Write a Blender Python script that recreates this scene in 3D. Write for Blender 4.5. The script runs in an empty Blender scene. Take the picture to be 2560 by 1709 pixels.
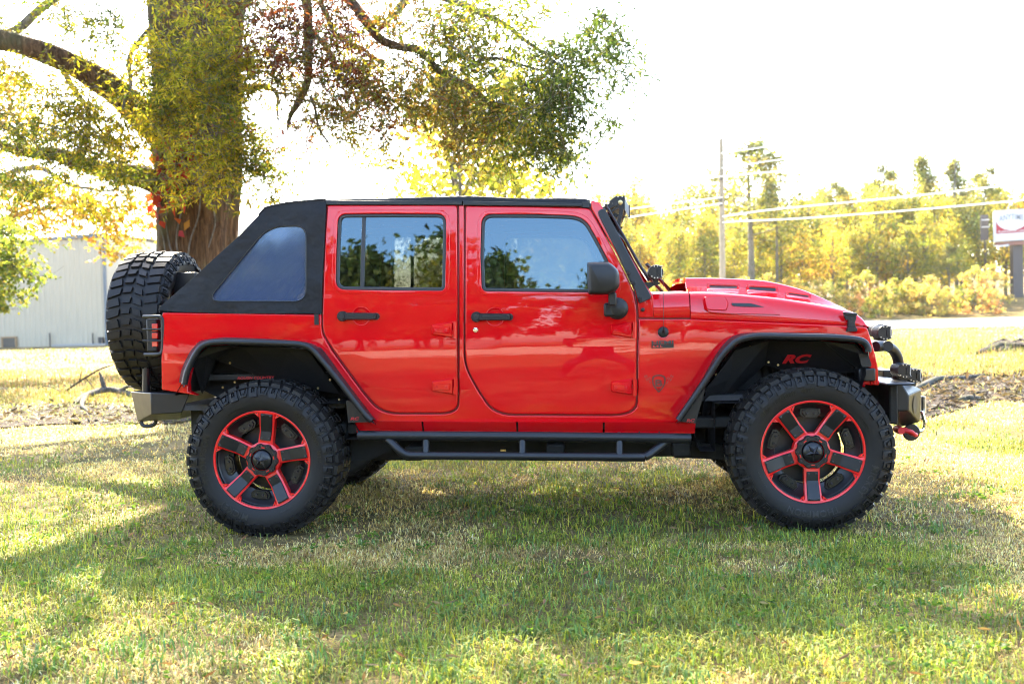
import bpy, bmesh, math, random
import numpy as np
from math import sin, cos, pi, radians, sqrt, atan, tan
from mathutils import Vector, Matrix, noise, geometry

random.seed(7)
rng = np.random.default_rng(7)
S = bpy.context.scene
COL = S.collection

# ------------------------------------------------------------------ camera
FPX = 2489.0                                   # focal length in pixels of a 2560 wide frame
CAM = Vector((0.0, -5.32, 1.19))
_t, _p, _r = radians(4.4), atan((854.5 - 785.0) / FPX), radians(1.46)
_f = Vector((-sin(_t) * cos(_p), cos(_t) * cos(_p), -sin(_p)))
_r0 = Vector((cos(_t), sin(_t), 0.0))
_u0 = _r0.cross(_f)
_right = _r0 * cos(_r) - _u0 * sin(_r)
_up = _u0 * cos(_r) + _r0 * sin(_r)
cd = bpy.data.cameras.new('camera')
cam = bpy.data.objects.new('camera', cd)
COL.objects.link(cam)
cam.matrix_world = Matrix((
    (_right.x, _up.x, -_f.x, CAM.x), (_right.y, _up.y, -_f.y, CAM.y),
    (_right.z, _up.z, -_f.z, CAM.z), (0, 0, 0, 1)))
cd.sensor_width = 36.0
cd.lens = 36.0 * FPX / 2560.0
cd.clip_start, cd.clip_end = 0.02, 3000.0
cd.dof.use_dof = True
cd.dof.focus_distance = 5.45
cd.dof.aperture_fstop = 2.6
S.camera = cam

# ------------------------------------------------------------------ sky, sun, exposure
SUN_EL, SUN_AZ = radians(41.0), radians(-24.0)   # azimuth from +Y towards +X
world = bpy.data.worlds.new('World')
S.world = world
world.use_nodes = True
wn, wl = world.node_tree.nodes, world.node_tree.links
bg = next(n for n in wn if n.type == 'BACKGROUND')
sky = wn.new('ShaderNodeTexSky')
sky.sky_type = 'NISHITA'
sky.sun_disc = False
sky.sun_elevation = SUN_EL
sky.sun_rotation = SUN_AZ
sky.air_density, sky.dust_density, sky.ozone_density = 1.0, 1.9, 1.2
wl.new(sky.outputs[0], bg.inputs[0])
bg.inputs[1].default_value = 0.15
sd = bpy.data.lights.new('sun', 'SUN')
sd.energy, sd.angle, sd.color = 5.0, radians(0.53), (1.0, 0.88, 0.66)
sun = bpy.data.objects.new('sun', sd)
COL.objects.link(sun)
SUNV = Vector((sin(SUN_AZ) * cos(SUN_EL), cos(SUN_AZ) * cos(SUN_EL), sin(SUN_EL)))
sun.rotation_euler = SUNV.to_track_quat('Z', 'Y').to_euler()
sun.location = SUNV * 40
S.view_settings.view_transform = 'Standard'
S.view_settings.look = 'None'
S.view_settings.exposure = 3.08
S.view_settings.gamma = 1.0
S.view_settings.use_curve_mapping = False
cy = S.cycles
cy.max_bounces, cy.diffuse_bounces, cy.glossy_bounces = 8, 3, 4
cy.transmission_bounces, cy.transparent_max_bounces = 5, 8
cy.caustics_reflective = cy.caustics_refractive = False
cy.sample_clamp_indirect = 6.0
cy.filter_width = 1.1

# ------------------------------------------------------------------ measuring helpers
def ray(px, py):
    return _f + _right * ((px - 1280.0) / FPX) + _up * ((854.5 - py) / FPX)

def W(px, py, yf=0.14):
    """Point of the upright surface y = yf (number or function of x, z) seen at a measured photo position."""
    d = ray(px, py)
    y = yf if not callable(yf) else 0.15
    for _ in range(1 if not callable(yf) else 5):
        k = (y - CAM.y) / d.y
        p = CAM + d * k
        if callable(yf):
            y = yf(p.x, p.z)
    return p

def Gd(px, py, z=0.0):
    d = ray(px, py)
    k = (z - CAM.z) / d.z
    return CAM + d * k

def ybody(x, z):
    """Outer skin of the near side: gently barrelled below the belt, leaning in above it."""
    b = 0.14 + (max(0.0, x - 0.3)) * 0.055
    zb = 1.25
    if z < zb:
        t = (z - 0.98) / 0.3
        return b + 0.012 * t * t
    return b + 0.0097 + 0.072 * (z - zb)

YC = 0.97                                        # centre line of the vehicle

def rounded(pts, seg=6):
    """pts: (x, y[, r]); returns a polyline with rounded corners."""
    n = len(pts)
    out = []
    for i, p in enumerate(pts):
        r = p[2] if len(p) > 2 else 0
        if r <= 0:
            out.append((p[0], p[1])); continue
        a, b = pts[i - 1], pts[(i + 1) % n]
        da = math.hypot(a[0] - p[0], a[1] - p[1]); db = math.hypot(b[0] - p[0], b[1] - p[1])
        ta, tb = min(r, da * .48), min(r, db * .48)
        p0 = (p[0] + (a[0] - p[0]) * ta / da, p[1] + (a[1] - p[1]) * ta / da)
        p2 = (p[0] + (b[0] - p[0]) * tb / db, p[1] + (b[1] - p[1]) * tb / db)
        for k in range(seg + 1):
            s = k / seg
            out.append(((1 - s) ** 2 * p0[0] + 2 * s * (1 - s) * p[0] + s * s * p2[0],
                        (1 - s) ** 2 * p0[1] + 2 * s * (1 - s) * p[1] + s * s * p2[1]))
    return out

def spline(pts, n=6, closed=False):
    """Catmull-Rom through points of any dimension."""
    P = [Vector(p) for p in pts]
    m = len(P)
    out = []
    for i in range(m if closed else m - 1):
        p0 = P[i - 1] if (i > 0 or closed) else P[0] * 2 - P[1]
        p1, p2 = P[i], P[(i + 1) % m]
        p3 = P[(i + 2) % m] if (i + 2 < m or closed) else P[-1] * 2 - P[-2]
        for k in range(n):
            t = k / n
            out.append(0.5 * ((2 * p1) + (p2 - p0) * t + (2 * p0 - 5 * p1 + 4 * p2 - p3) * t * t + (3 * p1 - p0 - 3 * p2 + p3) * t ** 3))
    if not closed:
        out.append(P[-1])
    return out

def area2(p):
    return 0.5 * sum(p[i - 1][0] * p[i][1] - p[i][0] * p[i - 1][1] for i in range(len(p)))

def offset2(p, d):
    """Offset a closed 2D outline towards its inside by d (counter-clockwise outlines)."""
    n = len(p)
    s = 1 if area2(p) > 0 else -1
    out = []
    for i in range(n):
        a, b, c = p[i - 1], p[i], p[(i + 1) % n]
        e1 = Vector((b[0] - a[0], b[1] - a[1])); e2 = Vector((c[0] - b[0], c[1] - b[1]))
        if e1.length < 1e-7 or e2.length < 1e-7:
            e1 = e2 if e1.length < e2.length else e1; e2 = e1
        e1.normalize(); e2.normalize()
        n1, n2 = Vector((-e1.y, e1.x)), Vector((-e2.y, e2.x))
        m = n1 + n2
        if m.length < 1e-6:
            m = n1
        m.normalize()
        k = d / max(0.45, m.dot(n1))
        out.append((b[0] + s * m.x * k, b[1] + s * m.y * k))
    return out

# ------------------------------------------------------------------ object helpers
def link(o, parent=None, root=False):
    COL.objects.link(o)
    if parent is not None:
        o.parent = parent
        if parent.type == 'EMPTY' and not parent.get('_local'):
            o.matrix_parent_inverse = Matrix.Translation(parent.location).inverted()
    return o

def tag(o, label=None, cat=None, group=None, kind=None):
    if label: o['label'] = label
    if cat: o['category'] = cat
    if group: o['group'] = group
    if kind: o['kind'] = kind
    return o

def thing(name, label, cat, loc=(0, 0, 0), group=None):
    o = bpy.data.objects.new(name, None)
    o.location = loc
    o.empty_display_size = 0.2
    COL.objects.link(o)
    return tag(o, label, cat, group)

class MB:
    """Collects shapes into one mesh."""
    def __init__(s):
        s.v, s.f, s.m, s.cm = [], [], [], 0
    def add(s, verts, faces):
        o = len(s.v)
        s.v += [tuple(v) for v in verts]
        s.f += [tuple(i + o for i in f) for f in faces]
        s.m += [s.cm] * len(faces)
        return s
    def box(s, c, d, rot=None):
        c = Vector(c)
        vs = [Vector((x * d[0] / 2, y * d[1] / 2, z * d[2] / 2)) for x in (-1, 1) for y in (-1, 1) for z in (-1, 1)]
        if rot is not None: vs = [rot @ v for v in vs]
        return s.add([v + c for v in vs], [(0, 1, 3, 2), (4, 6, 7, 5), (0, 4, 5, 1), (2, 3, 7, 6), (0, 2, 6, 4), (1, 5, 7, 3)])
    def bar(s, a, b, w, h):
        a, b = Vector(a), Vector(b)
        d = b - a
        return s.box((a + b) / 2, (w, h, d.length), d.to_track_quat('Z', 'Y').to_matrix())
    def tube(s, pts, r, n=10, cap=True, closed=False):
        P = [Vector(p) for p in pts]
        m = len(P)
        R = r if hasattr(r, '__len__') else [r] * m
        T = []
        for i in range(m):
            if closed: t = P[(i + 1) % m] - P[i - 1]
            else: t = P[min(i + 1, m - 1)] - P[max(i - 1, 0)]
            T.append(t.normalized() if t.length > 1e-9 else Vector((0, 0, 1)))
        ref = Vector((0, 0, 1)) if abs(T[0].z) < .9 else Vector((1, 0, 0))
        u = (ref - T[0] * ref.dot(T[0])).normalized()
        vs = []
        for i in range(m):
            u = u - T[i] * u.dot(T[i])
            u = u.normalized() if u.length > 1e-6 else T[i].orthogonal().normalized()
            w = T[i].cross(u)
            for k in range(n):
                a = 2 * pi * k / n
                vs.append(P[i] + (u * cos(a) + w * sin(a)) * R[i])
        fs = []
        for i in range(m if closed else m - 1):
            j = (i + 1) % m
            for k in range(n):
                k2 = (k + 1) % n
                fs.append((i * n + k, i * n + k2, j * n + k2, j * n + k))
        if cap and not closed:
            fs.append(tuple(range(n - 1, -1, -1))); fs.append(tuple((m - 1) * n + k for k in range(n)))
        return s.add(vs, fs)
    def cyl(s, a, b, r, n=16, r2=None):
        return s.tube([a, b], [r, r if r2 is None else r2], n)
    def lathe(s, prof, c, axis='y', n=48, closed=False):
        """prof: (r, t) along the axis."""
        vs, fs = [], []
        m = len(prof)
        for k in range(n):
            a = 2 * pi * k / n
            for r, t in prof:
                if axis == 'y': vs.append((c[0] + r * cos(a), c[1] + t, c[2] + r * sin(a)))
                elif axis == 'x': vs.append((c[0] + t, c[1] + r * cos(a), c[2] + r * sin(a)))
                else: vs.append((c[0] + r * cos(a), c[1] + r * sin(a), c[2] + t))
        for k in range(n):
            k2 = (k + 1) % n
            for i in range(m if closed else m - 1):
                j = (i + 1) % m
                fs.append((k * m + i, k * m + j, k2 * m + j, k2 * m + i))
        return s.add(vs, fs)
    def prism(s, poly, y0, y1, taper=0.0):
        """poly: (x, z) outline extruded from y0 to y1; the y0 end is shrunk by taper."""
        n = len(poly)
        top = offset2(poly, taper) if taper else poly
        vs = [(x, y0, z) for x, z in top] + [(x, y1, z) for x, z in poly]
        tris = geometry.tessellate_polygon([[Vector((x, z, 0)) for x, z in poly]])
        fs = [tuple(t) for t in tris] + [tuple(i + n for i in t[::-1]) for t in tris]
        fs += [(i, (i + 1) % n, (i + 1) % n + n, i + n) for i in range(n)]
        return s.add(vs, fs)
    def loft(s, rows, closed_u=False, caps=False):
        m, n = len(rows), len(rows[0])
        vs = [v for r in rows for v in r]
        fs = []
        for i in range(m - 1):
            for k in range(n if closed_u else n - 1):
                k2 = (k + 1) % n
                fs.append((i * n + k, i * n + k2, (i + 1) * n + k2, (i + 1) * n + k))
        if caps:
            fs.append(tuple(range(n - 1, -1, -1))); fs.append(tuple((m - 1) * n + k for k in range(n)))
        return s.add(vs, fs)
    def build(s, name, mat, parent=None, smooth=40, bevel=0, mirror=False, recalc=True, weighted=False):
        me = bpy.data.meshes.new(name)
        vs = [(x, 2 * YC - y, z) for x, y, z in s.v] if mirror else s.v
        fs = [f[::-1] for f in s.f] if mirror else s.f
        me.from_pydata(vs, [], fs)
        for m_ in (mat if isinstance(mat, (list, tuple)) else [mat]): me.materials.append(m_)
        if any(s.m): me.polygons.foreach_set('material_index', s.m)
        if recalc:
            b = bmesh.new(); b.from_mesh(me)
            bmesh.ops.recalc_face_normals(b, faces=b.faces)
            b.to_mesh(me); b.free()
        if smooth is not None:
            me.shade_smooth()
            me.set_sharp_from_angle(angle=radians(smooth))
        me.update()
        o = bpy.data.objects.new(name, me)
        link(o, parent)
        if bevel:
            bv = o.modifiers.new('bevel', 'BEVEL'); bv.width = bevel; bv.segments = 2; bv.limit_method = 'ANGLE'; bv.angle_limit = radians(35)
            bv.harden_normals = False
        if weighted:
            wm = o.modifiers.new('weighted', 'WEIGHTED_NORMAL'); wm.keep_sharp = True
        return o

def panel_mb(outer, holes=(), yf=ybody, thick=.03, edge=.006, push=0.0, cuts=.06, mb=None, backy=None):
    """Sheet-metal panel: (x, z) outline with holes on the surface y = yf(x, z) + push, rounded edges, folded back by thick."""
    if not callable(yf):
        yc = yf; yf = lambda x, z: yc
    outer = [tuple(p) for p in outer]
    if area2(outer) < 0: outer = outer[::-1]
    hs = []
    for h in holes:
        h = [tuple(p) for p in h]
        hs.append(h if area2(h) > 0 else h[::-1])
    mb = mb or MB()
    b = bmesh.new()
    loops = [(outer, 1)] + [(h, -1) for h in hs]
    edges = []
    prof = [(edge, 0.0), (edge * .5, edge * .14), (edge * .14, edge * .5), (0, edge), (0, thick)] if edge > 0 else [(0, 0), (0, thick)]
    for lp, sg in loops:
        q = offset2(lp, sg * prof[0][0]) if prof[0][0] else lp
        vs = [b.verts.new((x, 0, z)) for x, z in q]
        edges += [b.edges.new((vs[i - 1], vs[i])) for i in range(len(vs))]
    bmesh.ops.triangle_fill(b, use_beauty=True, use_dissolve=False, edges=edges, normal=(0, -1, 0))
    if cuts:
        zs = [v.co.z for v in b.verts]
        z = math.floor(min(zs) / cuts) * cuts + cuts
        while z < max(zs):
            bmesh.ops.bisect_plane(b, geom=b.verts[:] + b.edges[:] + b.faces[:], dist=1e-5, plane_co=(0, 0, z), plane_no=(0, 0, 1))
            z += cuts
    b.verts.index_update()
    mb.add([(v.co.x, yf(v.co.x, v.co.z) + push, v.co.z) for v in b.verts], [tuple(v.index for v in f.verts) for f in b.faces])
    b.free()
    if thick <= 0:
        return mb
    for lp, sg in loops:
        rows = []
        for ins, dy in prof:
            q = offset2(lp, sg * ins) if ins else lp
            rows.append([(x, yf(x, z) + push + dy, z) for x, z in q])
        mb.loft(rows, closed_u=True)
    return mb

def weld(o, d=1e-4):
    b = bmesh.new(); b.from_mesh(o.data)
    bmesh.ops.remove_doubles(b, verts=b.verts, dist=d)
    bmesh.ops.recalc_face_normals(b, faces=b.faces)
    b.to_mesh(o.data); b.free()
    return o

def pxz(pts, yf=ybody):
    out = []
    for p in pts:
        w = W(p[0], p[1], yf)
        out.append((w.x, w.z))
    return out

def text_mesh(s, size, extrude=0.002, spacing=1.0, bold=0.0, shear=0.0):
    cu = bpy.data.curves.new('text', 'FONT')
    cu.body = s; cu.size = size; cu.extrude = extrude; cu.align_x = 'CENTER'; cu.align_y = 'CENTER'
    cu.space_character = spacing; cu.offset = bold; cu.shear = shear; cu.resolution_u = 3
    o = bpy.data.objects.new('text', cu)
    COL.objects.link(o)
    dg = bpy.context.evaluated_depsgraph_get()
    me = bpy.data.meshes.new_from_object(o.evaluated_get(dg))
    vs = [v.co.copy() for v in me.vertices]
    fs = [tuple(p.vertices) for p in me.polygons]
    bpy.data.objects.remove(o); bpy.data.curves.remove(cu); bpy.data.meshes.remove(me)
    return vs, fs
# ------------------------------------------------------------------ materials
MAT = {}
def nodes_of(name):
    m = bpy.data.materials.new(name); m.use_nodes = True
    return m, m.node_tree.nodes, m.node_tree.links, m.node_tree.nodes['Principled BSDF']

def pbr(name, col, rough=.5, metal=0., coat=0., spec=.5, bump=0., bscale=60., var=0., vscale=4., ior=1.5, coat_rough=.03, rvar=0., bdist=.01):
    m, N, L, B = nodes_of(name)
    B.inputs['Base Color'].default_value = (*col, 1); B.inputs['Roughness'].default_value = rough
    B.inputs['Metallic'].default_value = metal; B.inputs['Coat Weight'].default_value = coat
    B.inputs['Coat Roughness'].default_value = coat_rough
    B.inputs['Specular IOR Level'].default_value = spec; B.inputs['IOR'].default_value = ior
    tc = N.new('ShaderNodeTexCoord')
    if bump:
        n = N.new('ShaderNodeTexNoise'); n.inputs['Scale'].default_value = bscale; n.inputs['Detail'].default_value = 4
        L.new(tc.outputs['Object'], n.inputs['Vector'])
        b = N.new('ShaderNodeBump'); b.inputs['Strength'].default_value = bump; b.inputs['Distance'].default_value = bdist
        L.new(n.outputs[0], b.inputs['Height']); L.new(b.outputs[0], B.inputs['Normal'])
        if coat: L.new(b.outputs[0], B.inputs['Coat Normal'])
    if var or rvar:
        n = N.new('ShaderNodeTexNoise'); n.inputs['Scale'].default_value = vscale; n.inputs['Detail'].default_value = 6
        L.new(tc.outputs['Object'], n.inputs['Vector'])
        if var:
            mx = N.new('ShaderNodeMix'); mx.data_type = 'RGBA'
            mx.inputs['A'].default_value = (*[c * (1 - var) for c in col], 1); mx.inputs['B'].default_value = (*[min(1, c * (1 + var)) for c in col], 1)
            L.new(n.outputs[0], mx.inputs['Factor']); L.new(mx.outputs['Result'], B.inputs['Base Color'])
        if rvar:
            r = N.new('ShaderNodeMapRange'); r.inputs['To Min'].default_value = max(.02, rough - rvar); r.inputs['To Max'].default_value = min(1, rough + rvar)
            L.new(n.outputs[0], r.inputs['Value']); L.new(r.outputs[0], B.inputs['Roughness'])
    MAT[name] = m
    return m

def glass(name, tint, ior, gloss_col=(1, 1, 1), rough=0.0):
    m = bpy.data.materials.new(name); m.use_nodes = True
    N, L = m.node_tree.nodes, m.node_tree.links
    N.remove(N['Principled BSDF'])
    out = N['Material Output']
    t = N.new('ShaderNodeBsdfTransparent'); t.inputs[0].default_value = (*tint, 1)
    g = N.new('ShaderNodeBsdfGlossy'); g.inputs['Color'].default_value = (*gloss_col, 1); g.inputs['Roughness'].default_value = rough
    fr = N.new('ShaderNodeFresnel'); fr.inputs['IOR'].default_value = ior
    mx = N.new('ShaderNodeMixShader')
    L.new(fr.outputs[0], mx.inputs[0]); L.new(t.outputs[0], mx.inputs[1]); L.new(g.outputs[0], mx.inputs[2]); L.new(mx.outputs[0], out.inputs[0])
    MAT[name] = m
    return m

def leafmat(name, trans=.55, rough=.55, tint=(1.15, 1.05, .6)):
    """Leaf colours come from the mesh's own colour attribute; light passes through the blade."""
    m = bpy.data.materials.new(name); m.use_nodes = True
    N, L = m.node_tree.nodes, m.node_tree.links
    B = N['Principled BSDF']; out = N['Material Output']
    a = N.new('ShaderNodeAttribute'); a.attribute_name = 'col'
    L.new(a.outputs['Color'], B.inputs['Base Color'])
    B.inputs['Roughness'].default_value = rough; B.inputs['Specular IOR Level'].default_value = .3
    tr = N.new('ShaderNodeBsdfTranslucent')
    mu = N.new('ShaderNodeMix'); mu.data_type = 'RGBA'; mu.blend_type = 'MULTIPLY'; mu.inputs['Factor'].default_value = 1
    mu.inputs['B'].default_value = (*tint, 1)
    L.new(a.outputs['Color'], mu.inputs['A']); L.new(mu.outputs['Result'], tr.inputs['Color'])
    mx = N.new('ShaderNodeMixShader'); mx.inputs[0].default_value = trans
    L.new(B.outputs[0], mx.inputs[1]); L.new(tr.outputs[0], mx.inputs[2]); L.new(mx.outputs[0], out.inputs[0])
    MAT[name] = m
    return m

RED = pbr('red_paint', (.60, .0015, .006), .45, 0, 1.0, .0, bump=.022, bscale=3.2, bdist=.02, coat_rough=.015)
RED.node_tree.nodes['Principled BSDF'].inputs['Coat IOR'].default_value = 1.52
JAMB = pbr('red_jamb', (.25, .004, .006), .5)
RIMRED = pbr('red_rim_paint', (.75, .006, .008), .4, 0, .5, var=.08, vscale=9)
REDPLAIN = pbr('red_lettering', (.55, .01, .015), .5)
BLK = pbr('black_powder_coat', (.0075, .008, .0095), .40, 0, 0, .42, bump=.12, bscale=240, bdist=.002, rvar=.08, vscale=12)
BLKS = pbr('black_satin', (.006, .0065, .008), .33, 0, 0, .5, rvar=.06, vscale=20)
BLKP = pbr('black_plastic', (.010, .010, .010), .48, 0, 0, .4, bump=.15, bscale=500, bdist=.001, var=.15)
SLATE = pbr('bare_dark_metal', (.05, .05, .052), .4, .6, 0, .5, rvar=.12, vscale=15)
LINER = pbr('liner_coating', (.006, .0065, .008), .6, 0, 0, .4, bump=.2, bscale=180, bdist=.003, var=.3)
UNDER = pbr('underbody', (.010, .0095, .008), .7, 0, 0, .3, bump=.2, bscale=40, var=.4)
RUB = pbr('tyre_rubber', (.0115, .0102, .0095), .52, 0, 0, .26, bump=.12, bscale=120, bdist=.003, var=.3, vscale=5, rvar=.12)
RUBL = pbr('tyre_lettering', (.0025, .0025, .0025), .35)
SEAL = pbr('window_rubber', (.015, .015, .016), .45)
CANVAS = pbr('black_canvas', (.0075, .008, .0095), .66, 0, 0, .3, bump=.5, bscale=3.5, bdist=.12, var=.10, vscale=30)
STEEL = pbr('bolt_steel', (.55, .53, .5), .3, 1.0)
BRASS = pbr('zinc_bolt', (.55, .42, .2), .38, 1.0)
CHROME = pbr('chrome', (.75, .75, .76), .12, 1.0)
CABIN = pbr('cabin_trim', (.03, .03, .032), .7, var=.2)
SEATM = pbr('seat_cloth', (.045, .045, .048), .85, bump=.2, bscale=300, bdist=.002)
LENSRED = pbr('red_lens', (.6, .01, .01), .12, 0, .8)
LENSCLR = pbr('lamp_lens', (.7, .72, .75), .08, .3, .6)
MESHB = pbr('vent_mesh', (.01, .01, .012), .5)
GLASS = glass('tinted_glass', (.17, .19, .19), 1.9, (.56, .80, 1))  # blue gloss colour puts sky blue into the reflections
VINYL = glass('clear_vinyl', (.3, .3, .34), 2.0, (.70, .84, 1), rough=.05)  # gloss coloured blue for the reflected sky
CLEAR = glass('clear_glass', (.85, .88, .87), 1.5)
EMBL = pbr('dark_decal', (.10, .018, .016), .4)
DECF = pbr('faint_decal', (.42, .02, .02), .35)

# the vinyl quarter windows are slightly milky; the blue diffuse stands in for reflected sky
_n, _l = VINYL.node_tree.nodes, VINYL.node_tree.links
_d = _n.new('ShaderNodeBsdfDiffuse'); _d.inputs[0].default_value = (.10, .15, .30, 1)
_m = _n.new('ShaderNodeMixShader'); _m.inputs[0].default_value = .35
_o = _n['Material Output']; _src = _o.inputs[0].links[0].from_socket
_l.new(_src, _m.inputs[1]); _l.new(_d.outputs[0], _m.inputs[2]); _l.new(_m.outputs[0], _o.inputs[0])
# ====================================================================== the off-road vehicle
CAR = thing('off_road_vehicle', 'red four-door off-road vehicle with black soft top and huge mud tyres parked on the grass', 'off-road vehicle', (-0.4, YC, 0.0))

def both(mb, name, mat, parent=CAR, weldit=False, **k):
    """The near-side part and its mirror image on the far side."""
    a = mb.build(name, mat, parent, **k)
    b = mb.build(name, mat, parent, mirror=True, **k)
    if weldit:
        weld(a); weld(b)
    for o in (a, b):
        if weldit:
            o.data.shade_smooth(); o.data.set_sharp_from_angle(angle=radians(48))
            wm = o.modifiers.new('weighted', 'WEIGHTED_NORMAL'); wm.keep_sharp = True
    return a, b

# ---- outlines measured on the photograph (x, y, corner radius in photo pixels)
REAR_DOOR = [(819, 513, 6), (1142.5, 513, 8), (1143.8, 760), (1143.8, 975, 0), (1144, 1031, 58), (1050, 1031), (955, 1031, 48), (909, 978, 12), (833, 874, 20), (807, 832, 40), (806.4, 790), (807.4, 746), (809.8, 675), (813.4, 593)]
FRONT_DOOR = [(1164.5, 515, 6), (1331, 517), (1474, 520.5, 12), (1521.4, 603), (1559.6, 675.8, 20), (1583, 727, 30), (1591, 765, 30), (1592, 850), (1590.5, 970), (1589, 1035.5, 66), (1440, 1035), (1238, 1034, 52), (1196, 972, 14), (1163, 912, 40), (1163, 820), (1163.3, 700)]
REAR_WIN = [(845, 535, 22), (980, 534), (1115.5, 535, 24), (1114.5, 640), (1112.6, 727, 14), (980, 726), (838.6, 724, 26), (840.8, 627)]
FRONT_WIN = [(1204, 535, 28), (1340, 535.5), (1459, 539.5, 40), (1490.5, 593.5), (1519, 648), (1541, 700, 8), (1541, 731, 8), (1380, 730), (1204.5, 728, 14), (1201, 640)]

def door(outl, win, nm, bar=None):
    w = pxz(rounded(win))
    mb = panel_mb(pxz(rounded(outl)), [w], thick=.035, edge=.007, cuts=.05)
    # raised lip round the window
    lip_o = offset2(w, -.022) if area2(w) > 0 else offset2(w[::-1], -.022)
    panel_mb(lip_o, [w], thick=.006, edge=.003, push=-.003, cuts=0.05, mb=mb)
    a, b = both(mb, nm, RED, weldit=True)
    for o, mi in ((a, False), (b, True)):
        wi = offset2(w if area2(w) > 0 else w[::-1], .018)
        s = panel_mb(w, [wi], thick=.02, edge=.004, push=.004, cuts=0).build('window_seal', SEAL, o, mirror=mi)
        g = panel_mb(offset2(w if area2(w) > 0 else w[::-1], .008), [], thick=0, edge=0, push=.016, cuts=.04)
        g.build('window', GLASS, o, mirror=mi, smooth=180)
        if bar:
            panel_mb(pxz(bar), [], thick=.014, edge=.003, push=.009, cuts=0).build('window_bar', SEAL, o, mirror=mi)
    return a, b
FD = door(FRONT_DOOR, FRONT_WIN, 'front_door')
RD = door(REAR_DOOR, REAR_WIN, 'rear_door', [(904, 540), (913.5, 540), (909, 719), (899, 719)])

# ---- handles, lock, hinges
def handle(dr, cx, cy):
    for o, mi in ((dr[0], False), (dr[1], True)):
        c0, c1, rc = W(cx, cy), W(cx + 89, cy + .3), W(cx + 46, cy)
        y = ybody(c0.x, c0.z)
        m = MB()                                           # dished cup
        m.lathe([(.054, -.001), (.0525, -.0045), (.050, -.0045), (.047, -.001), (.040, .002), (.028, .004), (.0, .005)], (rc.x, y - .0015, rc.z), 'y', 36)
        m.build('handle_cup', RED, o, mirror=mi)
        m = MB()
        m.lathe([(.0, -.040), (.017, -.040), (.019, -.037), (.019, -.032), (.025, -.032), (.028, -.028), (.029, -.0), ], (c0.x, y, c0.z), 'y', 28)
        pts = rounded([(c0.x + .008, c0.z - .0205, .004), (c1.x - .004, c1.z - .019, .02), (c1.x - .004, c1.z + .019, .02), (c0.x + .008, c0.z + .0205, .004)])
        m.prism(pts, y - .036, y - .018, taper=.005)
        inner = rounded([(c0.x + .03, c0.z - .009, .004), (c1.x - .018, c1.z - .0085, .008), (c1.x - .018, c1.z + .0085, .008), (c0.x + .03, c0.z + .009, .004)])
        m.prism(inner, y - .039, y - .034, taper=.003)
        m.cyl((c1.x - .014, y, c1.z), (c1.x - .014, y - .02, c1.z), .02, 20)
        m.build('door_handle', BLKP, o, mirror=mi)
handle(RD, 857, 790.2)
handle(FD, 1191.2, 791.9)
p = W(1188.9, 824.8)
MB().lathe([(0, -.006), (.006, -.006), (.0125, -.005), (.0135, -.001), (.0145, 0)], (p.x, p.y, p.z), 'y', 24).build('door_lock', CHROME, FD[0])

def hinge(dr, x0, y0):
    """Red bolted strap hinge; its barrel sits at the front edge of the door."""
    def P(dx, dy): 
        w = W(x0 + dx, y0 + dy); return (w.x, w.z)
    for o, mi in ((dr[0], False), (dr[1], True)):
        y = W(x0 + 30, y0 + 20).y
        m = MB()
        m.prism(rounded([P(0, 9), P(2, 7), P(50, 0), P(54, 2), P(54, 38), P(50, 40), P(4, 33), P(0, 30)]), y - .018, y, taper=.007)
        m.prism(rounded([P(4, 12), P(48, 12), P(46, 30), P(6, 29)]), y - .025, y - .014, taper=.004)
        a, b_ = P(60, 0), P(60, 41)
        m.cyl((a[0], y - .012, a[1]), (b_[0], y - .012, b_[1]), .0115, 14)
        c_, d_ = P(60, 19), P(60, 21)
        m.cyl((c_[0], y - .012, c_[1]), (d_[0], y - .012, d_[1]), .0128, 14)
        q0, q1 = P(52, 22), P(64, 38)
        m.prism([(q0[0], q1[1]), (q1[0], q1[1]), (q1[0], q0[1]), (q0[0], q0[1])], y - .012, y, taper=.001)
        h = m.build('hinge', RED, o, mirror=mi)
        for dx in (13, 37):
            b0 = P(dx, 20.5)
            MB().lathe([(0, -.030), (.003, -.030), (.0045, -.027), (.006, -.0275), (.0075, -.0265), (.0078, -.023)], (b0[0], y, b0[1]), 'y', 12).build('hinge_bolt', RED, h, mirror=mi)
for dr, x0, y0 in ((RD, 1079, 804), (RD, 1080, 945), (FD, 1527, 804.5), (FD, 1527.3, 946.5)):
    hinge(dr, x0, y0)

# ---- body side: quarter, sill, pillar between the doors, cowl side and front wing in one shell
BODY = [(405.5, 781, 4), (803, 786.5), (803, 812), (804.5, 834, 12), (829, 877, 12), (905, 981, 10), (951, 1035.3, 48), (1050, 1035.5),
        (1147.8, 1035.3, 60), (1147.8, 975), (1147.4, 514), (1159.6, 514), (1159, 820), (1159.2, 913, 30), (1192, 974, 12), (1235, 1038.5, 52), (1440, 1039.2),
        (1594, 1039.5, 68), (1595, 970), (1596.3, 797), (1726, 798.2), (1852, 802.8), (2072, 812.5), (2168, 818, 6), (2180, 855), (2189, 887), (2195.5, 921), (2197, 962), (2186, 962), (2176, 925),
        (2168, 880), (2140, 854), (2060, 846), (1905, 843), (1860, 850), (1835, 868), (1806, 900), (1762, 968), (1722, 1052), (1740, 1057),
        (890, 1053), (915, 1040), (903, 1026), (793, 880), (760, 866), (705, 861), (580, 858), (530, 860), (507, 868), (490, 888), (474, 926), (468, 955), (470, 978), (492, 988), (404, 974, 3), (403, 900)]
mb = panel_mb(pxz(rounded(BODY)), thick=.05, edge=.006, cuts=.06)
both(mb, 'body', RED, weldit=True)
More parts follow.
